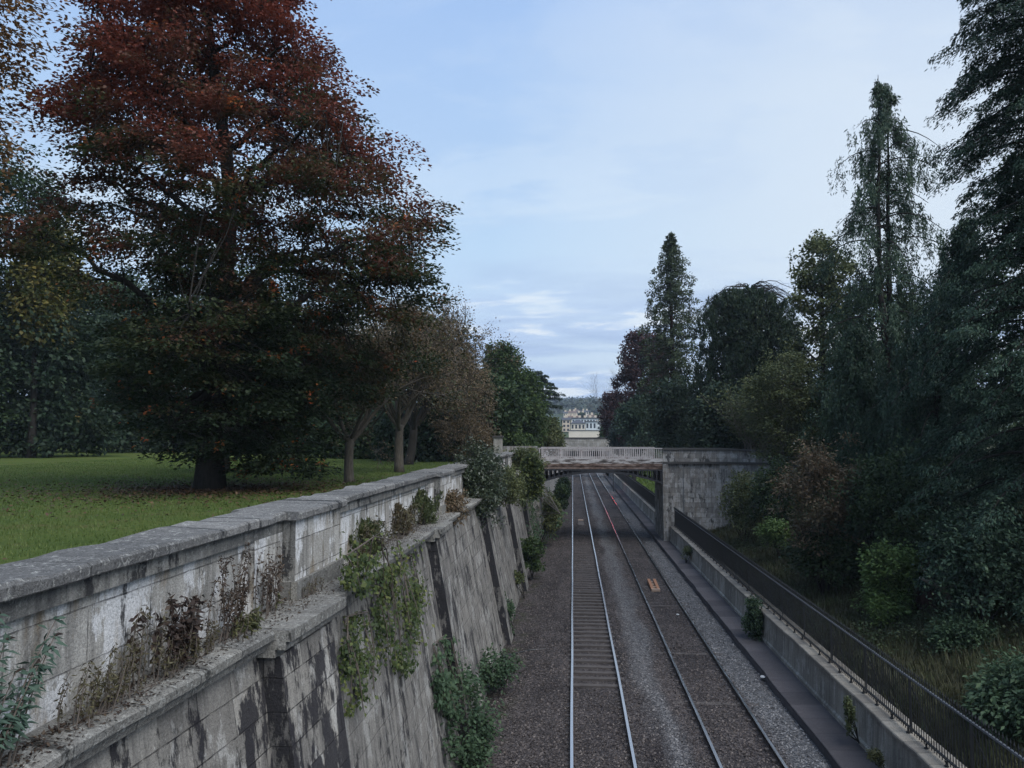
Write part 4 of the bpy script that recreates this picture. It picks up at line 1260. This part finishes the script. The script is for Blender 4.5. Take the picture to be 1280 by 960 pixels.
bush('shrub', 'low green bush at the wall foot halfway to the bridge', 'bush', 664, 694, 16, 18, 43, 'midgreen', n=44, per=60, leaf=(.15, .10), seed=70, base=(-2.3, 43, -.15), size=(.3, .3, .22))
bush('shrub', 'thin mossy plant at the wall foot left of the low green bush', 'bush', 645, 722, 10, 14, 38, 'olive', n=24, per=50, leaf=(.12, .07), seed=71, base=(-2.4, 38, -.15), size=(.2, .2, .15))


def weed(label, Y, X, H, ns, mat, seed, lean=(0.1, .25), nl=16, leaf=(.07, .03), name='weed', spread=.3, curl=0.0, base_z=5.4, bark='twig'):
    r = np.random.default_rng(seed); b = np.array([X, Y, base_z]); root = thing(name, label, 'weed', b, 'weeds on the ledge')
    mb = MB(); Q, D = [], []
    for i in range(ns):
        s0 = b + np.array([r.normal(0, .05), r.normal(0, spread), 0]); h = H * r.uniform(.45, 1.05)
        e = s0 + np.array([lean[0] * r.uniform(.3, 1.5), lean[1] * r.uniform(-.5, 1.6), 1.0]) * h
        m_ = .5 * (s0 + e) + r.normal(0, .05, 3) + np.array([0, 0, .12 * h]); p = bez(s0, m_, e, 8)
        p[:, 0] = np.maximum(p[:, 0], -4.08)
        mb.tube([b, s0 + np.array([0, 0, .004])], .004, 4)
        mb.tube(p, [.0065, .006, .0055, .005, .0045, .004, .003, .002], 4)
        for k in range(nl):
            u = r.uniform(.2, 1) * 7; q = np.array([np.interp(u, range(8), p[:, c]) for c in range(3)])
            Q.append(q + r.normal(0, .015, 3)); D.append(r.normal(0, .7, 3) + np.array([.2, 0, -.5 + curl]))
    Q, D = np.array(Q), np.array(D); k = len(Q)
    quads('foliage', leaf_quads(Q, D, r.normal(size=(k, 3)) + np.array([.8, 0, .4]), leaf[0] * r.uniform(.5, 1.4, k), leaf[1] * r.uniform(.6, 1.3, k)), M[mat], root)
    build('stem', mb, M[bark], root)
    return root


weed('tall dry brown weed with many thin stalks, left end of the ledge', 6.25, -3.97, .5, 26, 'dryweed', 81, nl=30, leaf=(.045, .015))
weed('olive weed with upright leafy stalks beside the dry brown weed', 6.75, -3.98, .75, 9, 'dryweed', 82, nl=44, leaf=(.045, .016), lean=(.05, .1))
weed('dark withered weed with drooping black leaves in mid ledge', 7.35, -3.98, .78, 8, 'deadleaf', 83, nl=46, leaf=(.085, .04), spread=.22, lean=(.04, .05))
weed('second withered dark weed standing against the white stone patch', 7.9, -3.98, .72, 7, 'deadleaf', 84, nl=46, leaf=(.085, .04), spread=.2, lean=(.04, .1))
weed('low pale green weed cushion at the foot of the withered weeds', 7.7, -3.9, .35, 22, 'dryweed', 85, nl=30, leaf=(.045, .015), spread=.4)
weed('tall leaning shrub skeleton with grey seed heads before the pier', 8.7, -3.98, 1.05, 17, 'deadleaf', 86, nl=70, leaf=(.045, .02), spread=.2, lean=(.05, .55))
weed('brown twiggy weed between the leaning skeleton and the pier', 9.9, -3.97, .8, 16, 'deadleaf', 87, nl=34, leaf=(.055, .022), spread=.3, lean=(.04, .15))
weed('green weed rosette on the ledge under the leaning skeleton', 9.1, -3.88, .25, 18, 'weedgreen', 88, nl=16, leaf=(.09, .025), spread=.35)
weed('small brown grass tuft in front of the pier plinth', 11.2, -3.85, .25, 22, 'dryweed', 89, nl=8, leaf=(.06, .012), spread=.25)
weed('straggling brown weed beyond the pier among the ivy', 15, -3.95, .7, 20, 'dryweed', 90, nl=40, leaf=(.07, .03), spread=.8)
weed('tall grey-green weeds on the ledge right of the ivy', 17.6, -3.95, .7, 22, 'dryweed', 91, nl=40, leaf=(.08, .03), spread=.9)
# buddleia at the left edge
r = np.random.default_rng(95); bd = thing('buddleia', 'blue-green buddleia with long leaves and arching flower spikes at the left edge', 'shrub', (-3.95, 5.2, LEDGE))
mb, mfl, Q, D = MB(), MB(), [], []
for i, (x, y, Y) in enumerate([(70, 775, 5.75), (68, 795, 5.7), (60, 812, 5.6), (20, 840, 5.4), (22, 878, 5.35), (24, 898, 5.3), (5, 800, 5.3), (-20, 770, 5.2), (45, 830, 5.5), (-10, 860, 5.2), (10, 910, 5.25)]):
    e = at(x, y, Y); e[0] = max(e[0], -4.05)
    s0 = np.array([-3.98 + r.normal(0, .03), 5.15 + r.normal(0, .1), LEDGE]); m_ = .5 * (s0 + e) + np.array([.05, -.1, .12])
    p = bez(s0, m_, e, 12); mb.tube(p, list(lin(.008, .003, 12)), 5)
    sp_ = [e, e + np.array([.0, .05, .005]), e + np.array([0.0, .10, -.01])] if i < 7 else [e, e + np.array([0, .03, .02]), e + np.array([0, .05, .0])]
    mfl.tube(sp_, [.007, .011, .003], 6)
    for k in range(3, 12):
        for s in (-1, 1):
            for rep in range(2):
                q = p[k] + r.normal(0, .012, 3); Q.append(q); D.append(np.array([s * .5 + .2, r.normal(.2, .6), r.normal(-.25, .35)]))
Q, D = np.array(Q), np.array(D)
quads('foliage', leaf_quads(Q, D, np.array([.3, -.3, 1.0]) + r.normal(0, .3, (len(Q), 3)), r.uniform(.07, .13, len(Q)), r.uniform(.02, .034, len(Q))), M['buddleia'], bd)
build('stem', mb, M['twig'], bd); build('flower_spike', mfl, M['deadleaf'], bd)

# debris on the ledge, grass and fallen leaves
r = np.random.default_rng(97); n = 5200
Y_ = 4 + 20 * r.random(n) ** 1.4; u = r.random(n) ** 2.0
X_ = -4.05 + u * (np.interp(Y_, LY, LX) - .04 + 4.05); Z_ = 5.42 - .045 * u + .006
k = n
kind(quads('ledge_litter', leaf_quads(np.stack([X_, Y_, Z_], -1), r.normal(size=(k, 3)) * np.array([1, 1, .35]) + np.array([0, 0, .15]), r.normal(size=(k, 3)) * .5 + np.array([0, 0, 1]), r.uniform(.015, .06, k), r.uniform(.008, .025, k)), M['deadleaf']), 'stuff')


def grass(name, xs, ys, zf, n, h, wd, mat, seed, pw=1.5, hvar=None):
    r = np.random.default_rng(seed)
    Y_ = ys[0] + (ys[1] - ys[0]) * r.random(n) ** pw; X_ = xs[0] + (xs[1] - xs[0]) * r.random(n)
    if hvar is not None:
        keep = hvar(X_, Y_, r); X_, Y_ = X_[keep], Y_[keep]
    n = len(X_); Z_ = zf(X_, Y_) - .01
    hh = h * r.uniform(.5, 1.3, n); an = r.uniform(0, 6.28, n); ln = r.uniform(.1, .7, n) * hh
    ww = wd * (1 + Y_ / 40)
    P = np.stack([X_, Y_, Z_], -1); s = np.stack([np.cos(an), np.sin(an), 0 * an], -1) * ww[:, None]
    tip = P + np.stack([-np.sin(an) * ln, np.cos(an) * ln, hh], -1)
    V = np.stack([P - s, P + s, tip], 1)
    return kind(quads(name, V, M[mat], k=3), 'stuff')


M['blade'] = leaf_mat('grass_blade', [(.1, (.045, .08, .018)), (.5, (.08, .125, .028)), (.85, (.13, .155, .045)), (1, (.2, .16, .07))], nscale=.5, trans=.3)
M['bankblade'] = leaf_mat('bank_grass_blade', [(.1, (.03, .032, .018)), (.5, (.06, .06, .03)), (.85, (.06, .085, .035)), (1, (.13, .11, .06))], nscale=.9, trans=.2)
M['farblade'] = leaf_mat('far_bank_blade', [(.1, (.06, .10, .02)), (.6, (.10, .16, .03)), (1, (.16, .19, .05))], nscale=.3, trans=.3)
grass('lawn_grass', (-34, -4.78), (7, 60), lawn_z, 170000, .07, .008, 'blade', 101, 1.7, lambda X, Y, r: (X < -4.78) & (X > -1.15 * Y - 2))
grass('bank_grass', (7.8, 16), (11, 60), bank_z, 60000, .3, .012, 'bankblade', 102, 1.2)
grass('bank_grass', (7.9, 15), (66, 140), bank_z, 26000, .3, .04, 'farblade', 103, 1.0)
n = 9000; tb = on_lawn(262, 612)
an = r.uniform(0, 6.28, n); rr = 8.5 * np.abs(r.normal(0, .48, n))
P = np.stack([tb[0] + rr * np.cos(an), tb[1] + rr * np.sin(an), 0 * an], -1); P = P[P[:, 0] < -4.9]
P2 = np.stack([r.uniform(-30, -5, 400), r.uniform(8, 55, 400), np.zeros(400)], -1); P = np.concatenate([P, P2])
P[:, 2] = lawn_z(P[:, 0], P[:, 1]) + .03 + .04 * r.random(len(P)); k = len(P)
M['fallen'] = leaf_mat('fallen_leaf', [(0, (.04, .024, .016)), (.6, (.075, .042, .024)), (.93, (.12, .075, .035)), (1, (.3, .26, .14))], trans=0)
kind(quads('fallen_leaves', leaf_quads(P, r.normal(size=(k, 3)) * np.array([1, 1, .2]), r.normal(size=(k, 3)) * .3 + np.array([0, 0, 1]), r.uniform(.07, .14, k), r.uniform(.05, .09, k)), M['fallen']), 'stuff')

# ---- right side trees


def on_bank(x, Y):
    p = at(x, 560, Y); p[2] = float(bank_z(np.array(p[0]), np.array(Y))) - .05
    return p


conifer('redwood_tree', 'tall narrow spire-topped redwood rising beyond the bridge', 'tree', on_bank(843, 86), [(286, 841, 845), (300, 833, 853), (320, 824, 862), (350, 812, 872), (380, 803, 880), (420, 797, 888), (470, 798, 888), (560, 790, 895)], 'redwood', 'clump',
        branches=190, per_branch=5, per=40, size=(.55, .5, .36), leaf=(.30, .14), tr=.45, droop=.05, lift=.18, seed=201, lob=.28, bark='barkred')
conifer('yew_tree', 'broad dark dome-shaped yew behind the abutment', 'tree', on_bank(935, 68), [(372, 900, 962), (386, 884, 988), (404, 874, 1006), (440, 866, 1018), (500, 856, 1022), (575, 852, 1015)], 'yew', 'up',
        branches=300, per_branch=7, per=46, size=(.6, .6, 1.0), leaf=(.34, .11), tr=.5, droop=.0, lift=.3, seed=202, lob=.25)
# weeping bare top behind the dome
bare = thing('weeping_tree', 'bare weeping tree whose arching twigs crown the dark dome', 'tree', on_bank(940, 74))
mb = MB(); r = np.random.default_rng(203); bb = wloc(bare); tp = at(938, 360, 74)
mb.tube([bb - np.array([0, 0, .3]), .5 * (bb + tp) + np.array([.3, 0, 0]), tp], [.3, .2, .07], 8)
rth = unit(np.array([RT[0], RT[1], 0]))
for i in range(85):
    az = r.uniform(0, 6.28); o = math.cos(az) * rth + math.sin(az) * FWH; L_ = r.uniform(2.5, 6.6)
    s0 = tp - np.array([0, 0, r.uniform(0, 1.2)]); m_ = s0 + o * L_ * .5 + np.array([0, 0, r.uniform(.9, 1.7)]); e = s0 + o * L_ - np.array([0, 0, L_ * r.uniform(.35, .7)])
    p = bez(s0, m_, e, 10); p[1:] += r.normal(0, .06, (9, 3)); mb.tube(p, list(lin(.05, .012, 10)), 4, cap=False)
    for k in range(5):
        q = p[int(r.integers(3, 9))]; mb.tube([q, q + o * .4 + r.normal(0, .15, 3), q + o * .7 + np.array([0, 0, -r.uniform(.3, .9)])], [.014, .01, .006], 3, cap=False)
build('trunk', mb, M['bark'], bare)
tree('copper_beech', 'dark purple copper beech beside the far town view', 'tree', on_bank(792, 112), [(415, 785, 830), (430, 770, 850), (460, 764, 850), (490, 760, 850), (520, 768, 840), (550, 770, 830)], 'copper', 'clump', n=260, per=80, size=(1.3, 1.3, .8), leaf=(.38, .26), tr=.35, seed=204, limbs=14, lob=.3)
tree('copper_beech', 'smaller brownish purple tree below the copper beech, by the far bridge', 'tree', np.array([9.6, 140, 5.6]), [(492, 758, 778), (505, 750, 790), (520, 744, 800), (545, 756, 800)], 'copper', 'clump', n=170, per=70, size=(1.2, 1.2, .7), leaf=(.42, .3), tr=.25, seed=205, limbs=8)
bare_tree('birch_tree', 'thin bare pale-twigged tree left of the copper beech', 'tree', np.array([8.4, 150, 5.4]), 13, .10, 4, 206, 'twig', .35, None, spread=.35, nlimb=4, lim=.36, up=.25)
bush('laurel_bush', 'light olive rounded bush by the end of the far stone bridge', 'bush', 760, 537, 13, 16, 165, 'midgreen', n=60, per=60, leaf=(.5, .35), seed=207, base=(7.6, 165, 5))
for i, (x, y, rx, ry, Y, mt, lab) in enumerate([
        (800, 525, 34, 40, 100, 'cypress', 'dark shrub behind the far end of the iron railing bridge'),
        (850, 515, 36, 50, 80, 'yew', 'dark evergreen mass below the redwood, over the bridge parapet'),
        (778, 546, 16, 18, 120, 'cedar', 'low grey-green shrub beside the far stone bridge pier'),
        (905, 520, 40, 50, 63, 'yew', 'dark evergreen shrub behind the abutment coping')]):
    b = at(x, y, Y); b[2] = 5.2
    bush('evergreen_shrub', lab, 'shrub', x, y, rx, ry, Y, mt, n=130, per=75, leaf=(.36, .2), seed=210 + i, base=b, size=(1.1, 1.1, .9), group='shrubs beyond the bridge')
tree('maple_tree', 'leafy green tree poking out left of the drooping cypress', 'tree', on_bank(1030, 58), [(288, 1020, 1050), (310, 994, 1075), (335, 982, 1090), (400, 985, 1095), (470, 975, 1100), (560, 980, 1090)], 'olive', 'clump', n=300, per=65, size=(.8, .8, .5), leaf=(.26, .18), tr=.3, seed=220, limbs=18, lob=.45, twigs=.8)
bare_tree('elder_tree', 'half bare grey-twigged tree in front of the dark dome', 'tree', on_bank(955, 60), 9.5, .14, 4, 221, 'barkp', .2, 'olive', leaf=(.2, .13), per=1, spread=.35, nlimb=7, lim=.36, up=.2)
tree('hazel_tree', 'olive-green small tree right of the abutment top', 'tree', on_bank(975, 54), [(440, 960, 1010), (465, 930, 1035), (500, 918, 1045), (540, 925, 1050), (575, 945, 1040)], 'olive', 'layer', n=210, per=60, size=(.8, .7, .15), leaf=(.2, .13), tr=.16, seed=222, limbs=14, bark='barkg')
conifer('cypress_tree', 'tall twin-stemmed cypress with thin drooping sprays', 'tree', on_bank(1118, 42), [(76, 1122, 1132), (95, 1112, 1142), (115, 1096, 1156), (140, 1072, 1174), (160, 1052, 1190), (185, 1050, 1196), (210, 1046, 1184), (250, 1026, 1196), (300, 1008, 1206), (400, 1005, 1190), (520, 1000, 1200), (640, 1010, 1200)], 'cypress', 'droop',
        branches=120, per_branch=7, per=110, size=(.42, .32, 1.25), leaf=(.22, .055), tr=.24, droop=.32, lift=.22, seed=223, stems=((-.3, 0), (.35, .3)), lob=.62, bare=.14)
conifer('cypress_tree', 'massive dark cypress filling the right edge from ground to sky', 'tree', on_bank(1330, 27), [(-160, 1290, 1360), (-60, 1215, 1440), (10, 1195, 1460), (90, 1194, 1470), (130, 1200, 1470), (172, 1190, 1470), (215, 1225, 1480), (245, 1214, 1480), (285, 1185, 1490), (360, 1160, 1500), (500, 1140, 1500), (640, 1150, 1500), (760, 1190, 1500)], 'bigdark', 'fan',
        branches=250, per_branch=9, per=150, size=(.8, .55, .75), leaf=(.14, .045), tr=.5, droop=.35, lift=.15, seed=224, lob=.32)
conifer('cypress_tree', 'dark hanging cypress between twin-stemmed cypress and the right edge', 'tree', on_bank(1185, 34), [(262, 1215, 1235), (300, 1180, 1250), (380, 1135, 1260), (480, 1080, 1260), (600, 1065, 1260), (700, 1080, 1260)], 'bigdark', 'droop',
        branches=130, per_branch=7, per=120, size=(.55, .45, 1.1), leaf=(.17, .055), tr=.3, droop=.4, lift=.15, seed=225, lob=.3)
conifer('cypress_tree', 'green feathery cypress skirt hanging over the rusty shrub', 'tree', on_bank(1080, 37), [(400, 1060, 1090), (440, 1048, 1110), (520, 1038, 1125), (600, 1036, 1125), (650, 1045, 1120)], 'cypress', 'droop',
        branches=90, per_branch=6, per=110, size=(.45, .45, 1.2), leaf=(.18, .055), tr=.2, droop=.4, lift=.1, seed=226, lob=.3)
tree('holm_oak', 'dense black-green tree behind the twin-stemmed cypress', 'tree', on_bank(1100, 52), [(345, 1080, 1120), (400, 1040, 1190), (500, 1005, 1240), (600, 1000, 1240)], 'dkgreen', 'clump', n=300, per=75, size=(1.1, 1.1, .8), leaf=(.26, .17), tr=.3, seed=228, limbs=10)
tree('holm_oak', 'dense black-green tree behind the massive cypress, right edge', 'tree', on_bank(1310, 44), [(190, 1250, 1420), (300, 1225, 1470), (450, 1195, 1500), (620, 1190, 1500)], 'dkgreen', 'clump', n=340, per=75, size=(1.1, 1.1, .8), leaf=(.26, .17), tr=.35, seed=229, limbs=10)
# understorey on the bank
for i, (x, y, rx, ry, Y, mt, lab, lf, md, nn) in enumerate([
        (1025, 618, 46, 66, 34.5, 'rusty', 'rusty brown-leaved shrub under the feathery cypress', (.16, .09), 'layer', 120),
        (930, 625, 30, 34, 50, 'olive', 'olive shrub leaning against the abutment wing wall', (.17, .11), 'clump', 90),
        (968, 610, 32, 40, 47, 'dkgreen', 'dark green shrub between abutment and rusty shrub', (.18, .11), 'clump', 90),
        (974, 662, 24, 14, 43, 'bright', 'low bright green ferny bush at the bank top near the abutment', (.17, .09), 'layer', 46),
        (1035, 690, 50, 26, 35, 'dkgreen', 'dark low shrub behind the bank grass, below the rusty shrub', (.18, .11), 'layer', 110),
        (1110, 718, 34, 40, 29.5, 'bright', 'bright green leafy shrub on the bank beside the leaning trunk', (.15, .085), 'layer', 110),
        (1125, 620, 60, 60, 32, 'dkgreen', 'dark shrub above the bright green shrub, under the cypresses', (.16, .09), 'clump', 130),
        (1225, 690, 70, 60, 26, 'cypress', 'black-green shrub under the massive cypress at the right', (.15, .08), 'clump', 150),
        (1205, 800, 40, 34, 25, 'bramble', 'dull green low shrub right of the leaning trunk', (.12, .07), 'layer', 80),
        (1290, 872, 70, 62, 19.5, 'bramble', 'blue-green large-leaved bush in the bottom right corner', (.15, .08), 'layer', 130),
        (1100, 762, 14, 12, 28.5, 'bright', 'small bright tuft below the bright green shrub', (.12, .07), 'layer', 24)]):
    b = at(x, y, Y); b[2] = float(bank_z(np.array(b[0]), np.array(b[1])))
    bush('bank_shrub', lab, 'shrub', x, y, rx, ry, Y, mt, n=nn, per=64, leaf=lf, seed=240 + i, base=b, mode=md, group='shrubs on the right bank',
         size=(rx * Y / F * .3, rx * Y / F * .3, .18 if md == 'layer' else ry * Y / F * .3), stems=8)
# leaning pale trunk
lt = thing('leaning_tree', 'pale leaning trunk with a broken fork under the cypress', 'tree', at(1196, 772, 27.5))
mb = MB(); pts = [at(x, y, Y) for x, y, Y in [(1198, 776, 27.5), (1190, 752, 27.4), (1180, 738, 27.2), (1166, 730, 27), (1150, 722, 26.8)]]
mb.tube(pts, [.13, .11, .10, .08, .04], 8); mb.tube([pts[2], at(1191, 732, 27.2), at(1194, 716, 27.2)], [.06, .05, .03], 6)
mb.tube([pts[3], at(1160, 718, 26.8), at(1150, 708, 26.6)], [.05, .035, .015], 6); build('trunk', mb, M['barkp'], lt, smooth=True)
st = thing('tree_trunk', 'thick dark red-brown trunk behind the leaning pale trunk', 'tree', at(1165, 770, 29))
mb = MB(); b0 = wloc(st)
mb.tube([b0 - np.array([0, 0, .2]), b0 + np.array([.1, 0, 1.0]), b0 + np.array([.2, .3, 1.9])], [.62, .5, .4], 10); build('trunk', mb, M['barkred'], st, smooth=True)
r = np.random.default_rng(270); n = 60000
Y_ = 15 + 42 * r.random(n) ** 1.3; X_ = 9.6 + 9 * r.random(n) ** 1.2
kp = (sines(X_, Y_, .9, 71) + sines(X_, Y_, .4, 72) * .6 + (X_ - 12.2) * .16 + r.normal(0, .12, n)) > .06
X_, Y_ = X_[kp], Y_[kp]; n = len(X_); hgt_ = .15 + .55 * np.clip(sines(X_, Y_, .6, 73) + .4, 0, 1)
P = np.stack([X_, Y_, bank_z(X_, Y_) + hgt_ * r.random(n) ** .6], -1)
kind(quads('undergrowth', leaf_quads(P, r.normal(size=(n, 3)) * np.array([1, 1, .5]), r.normal(size=(n, 3)) * .5 + np.array([0, 0, 1]), r.uniform(.07, .16, n), r.uniform(.04, .09, n)), M['undergrowth']), 'stuff')
# plants at the right wall
bush('shrub', 'bushy grey-green plant growing from the foot of the low right wall', 'shrub', 944, 778, 17, 36, 30.5, 'bramble', n=70, per=70, leaf=(.10, .05), seed=261, base=(6.95, 30.5, .05), size=(.2, .2, .25))
b = at_z(1062, 915, .1)
bush('weed', 'thin green weed climbing a crack in the low right wall', 'weed', 1061, 892, 6, 24, 20.2, 'olive', n=26, per=40, leaf=(.07, .04), seed=262, base=(7.05, 20.3, .1), size=(.08, .08, .15))
bush('weed', 'small yellowish weed at the slab edge, bottom of the right wall', 'weed', 1094, 945, 10, 8, 18.4, 'weedgreen', n=16, per=40, leaf=(.06, .03), seed=263, base=(7.0, 18.4, .06), size=(.1, .1, .08))
bush('shrub', 'grey weeds along the wall foot just before the bridge', 'shrub', 862, 690, 10, 8, 48, 'olive', n=22, per=40, leaf=(.12, .06), seed=264, base=(6.8, 48, .05), size=(.25, .25, .15))

# ------------------------------------------------------------------ far town
M['cream'] = plain('cream_stone', (.52, .44, .34), .9, var=.12, scale=.4)
M['cream2'] = plain('pale_stone', (.60, .54, .45), .9, var=.1, scale=.4)
M['bluewhite'] = plain('blue_white_render', (.56, .60, .62), .9, var=.08, scale=.4)
M['slate'] = plain('slate_roof', (.06, .065, .08), .8, var=.2, scale=.5)
M['tile'] = plain('brown_roof', (.13, .09, .075), .8, var=.2, scale=.5)
M['pane'] = plain('dark_window', (.03, .035, .045), .2, .5)


def house(label, x0, x1, ytop, yeave, ybase, Y, wall, roof, wins=(4, 2), style='hip', chim=1, group='far town houses'):
    a = at(x0, ybase, Y); b = at(x1, ybase, Y); eave = at(x0, yeave, Y)[2]; top = at(x0, ytop, Y)[2]
    z0 = min(float(hill_z(np.array(a[0]), np.array(Y))) if Y > 200 else 5, a[2]) - 1
    D_ = max(7.0, (b[0] - a[0]) * .7)
    root = thing('house', label, 'house', ((a[0] + b[0]) / 2, Y + D_ / 2, z0), group)
    mb = MB(); mb.box((a[0], Y, z0), (b[0], Y + D_, eave)); build('wall', mb, M[wall], root)
    mb = MB(); o = .4; x_0, x_1 = a[0] - o, b[0] + o; y_0, y_1 = Y - o, Y + D_ + o; ym = (y_0 + y_1) / 2; e2 = eave + .02
    if style == 'hip':
        xm = (x_0 + x_1) / 2; k = min((x_1 - x_0) * .38, 5)
        mb.add([(x_0, y_0, e2), (x_1, y_0, e2), (x_1, y_1, e2), (x_0, y_1, e2), (x_0 + k, ym, top), (x_1 - k, ym, top)], [(0, 1, 5, 4), (1, 2, 5), (2, 3, 4, 5), (3, 0, 4), (3, 2, 1, 0)])
    elif style == 'gable':
        mb.add([(x_0, y_0, e2), (x_1, y_0, e2), (x_1, y_1, e2), (x_0, y_1, e2), (x_0, ym, top), (x_1, ym, top)], [(0, 1, 5, 4), (1, 2, 5), (2, 3, 4, 5), (3, 0, 4), (3, 2, 1, 0)])
    else:
        mb.box((x_0, y_0, e2), (x_1, y_1, top))
    ro = build('roof', mb, M[roof], root)
    for i in range(chim):
        cx_h = a[0] + (b[0] - a[0]) * (i + .5) / chim; h = .35 * (b[0] - a[0]) / max(1, chim)
        mb = MB(); mb.box((cx_h - .7, ym - .5, e2 + .2), (cx_h + .7, ym + .5, top + 1.3)); build('chimney', mb, M['cream'], ro)
    nx, nz = wins; hz = eave - at(x0, ybase, Y)[2]
    for i in range(nx):
        for j in range(nz):
            xc = a[0] + (b[0] - a[0]) * (i + .5) / nx; zc = at(x0, ybase, Y)[2] + hz * (j + .55) / nz
            ww = min(.6, .26 * (b[0] - a[0]) / nx); hh = .28 * hz / nz
            mb = MB(); mb.box((xc - ww, Y - .06, zc - hh), (xc + ww, Y + .05, zc + hh)); build('window', mb, M['pane'], root)
    return root


house('cream house with a dark hipped roof above the pale town wall', 713.5, 731.5, 524.5, 529.5, 538, 350, 'cream2', 'slate', (4, 1), 'hip', 0)
house('blue-white rendered block right of the hip-roofed house', 732, 745.5, 526.4, 527.4, 538, 352, 'bluewhite', 'slate', (3, 1), 'flat', 0)
house('tall narrow white block at the right end of the town row', 745.8, 751, 525.6, 526.4, 538, 356, 'bluewhite', 'cream2', (1, 2), 'flat', 0)
house('cream house with windows peeping over the olive bush', 750, 776, 518.6, 519.4, 532, 372, 'cream2', 'cream2', (7, 2), 'flat', 1)
house('tall cream house at the left end of the town row', 703, 712.6, 521.5, 525, 540, 362, 'cream', 'slate', (2, 3), 'gable', 1)
house('long pale terrace with parapet and chimneys behind the hipped roof', 715, 748, 522, 523.5, 531, 420, 'bluewhite', 'slate', (9, 1), 'flat', 5)
house('cream terrace with a brown roof higher on the slope', 708, 723, 519.5, 521.8, 527, 470, 'cream', 'tile', (5, 1), 'gable', 3)
house('pink-brown gabled house right of the white chimneys', 735, 745, 518, 520.5, 526, 500, 'cream', 'tile', (3, 1), 'gable', 1)
house('white gabled house in the middle of the hillside row', 722, 731, 515.5, 517.8, 524, 560, 'cream2', 'slate', (3, 2), 'gable', 2)
house('cream hillside house with a pinkish roof, upper left', 710, 720.5, 513.5, 516, 521.5, 600, 'cream', 'tile', (4, 1), 'gable', 2)
house('small white hillside house at the far left of the slope', 704.5, 709, 514.5, 516.5, 521, 590, 'cream2', 'slate', (2, 1), 'gable', 1)
house('small pale hillside house at the top of the town', 727, 736, 512.8, 514.8, 518, 680, 'cream2', 'slate', (3, 1), 'gable', 2)
house('uppermost cream cottage beneath the woods', 716, 723, 511.8, 513.4, 516.5, 700, 'cream2', 'tile', (2, 1), 'gable', 1)
tw = at(711, 546, 300); t2 = at(753, 546, 300)
mb = MB(); mb.box((tw[0], 300, 3), (t2[0], 301, at(711, 538.4, 300)[2])); twl = tag(build('town_wall', mb, M['cream2'], loc=(.5 * (tw[0] + t2[0]), 300, 3)), 'long pale stone wall below the far town houses', 'wall', 'far town walls')
mb = MB(); mb.box((tw[0] - .2, 299.8, at(711, 538.4, 300)[2] + .01), (t2[0] + .2, 301.2, at(711, 537.6, 300)[2])); build('coping', mb, M['slate'], twl)

# wooded hill: reads as one mass
r = np.random.default_rng(300); n = 3600
Y_ = 760 + 1000 * r.random(n) ** .8; X_ = r.uniform(-.16, .2, n) * Y_
Z_ = hill_z(X_, Y_); R_ = r.uniform(3.5, 7, n); Hh = R_ * r.uniform(1.6, 2.6, n)
m = 26; idx = np.repeat(np.arange(n), m); q = unit(r.normal(size=(n * m, 3)))
q[:, 2] = np.abs(q[:, 2]) * 1.0 - .15
P = np.stack([X_, Y_, Z_], -1)[idx] + q * np.stack([R_, R_, Hh], -1)[idx] * r.uniform(.75, 1, (n * m, 1))
M['wood'] = leaf_mat('far_wood', [(.1, (.018, .03, .02)), (.6, (.035, .05, .028)), (1, (.07, .07, .03))], nscale=.03, mixr=.35, trans=0)
kind(quads('wood', leaf_quads(P, r.normal(size=(n * m, 3)) - np.array([0, 0, .4]), q + r.normal(size=(n * m, 3)) * .4, R_[idx] * .75, R_[idx] * .65), M['wood']), 'stuff')
# garden trees between the houses
for i, (x, y, rx, ry, Y, lab) in enumerate([(708, 528, 6, 5, 440, 'dark round garden tree left of the town houses'), (748, 522, 6, 4, 480, 'dark garden tree at the right of the town roofs'), (727, 520, 4, 3, 520, 'small garden tree among the town roofs')]):
    b = at(x, y, Y); b[2] = float(hill_z(b[0], b[1]))
    bush('garden_tree', lab, 'tree', x, y, rx, ry, Y, 'dkgreen', n=30, per=30, leaf=(1.4, 1.0), seed=310 + i, base=b, group='far garden trees')

# air: far things fade to blue
hm = bpy.data.materials.new('haze'); hm.use_nodes = True; ht = hm.node_tree; ht.nodes.clear()
ho = ht.nodes.new('ShaderNodeOutputMaterial'); hv = ht.nodes.new('ShaderNodeVolumePrincipled')
hv.inputs['Color'].default_value = (.72, .84, 1, 1); hv.inputs['Density'].default_value = .00022
ht.links.new(hv.outputs[0], ho.inputs['Volume'])
mb = MB(); mb.box((-2500, -100, -10.2), (2500, 3200, 140)); kind(build('haze', mb, hm), 'stuff')
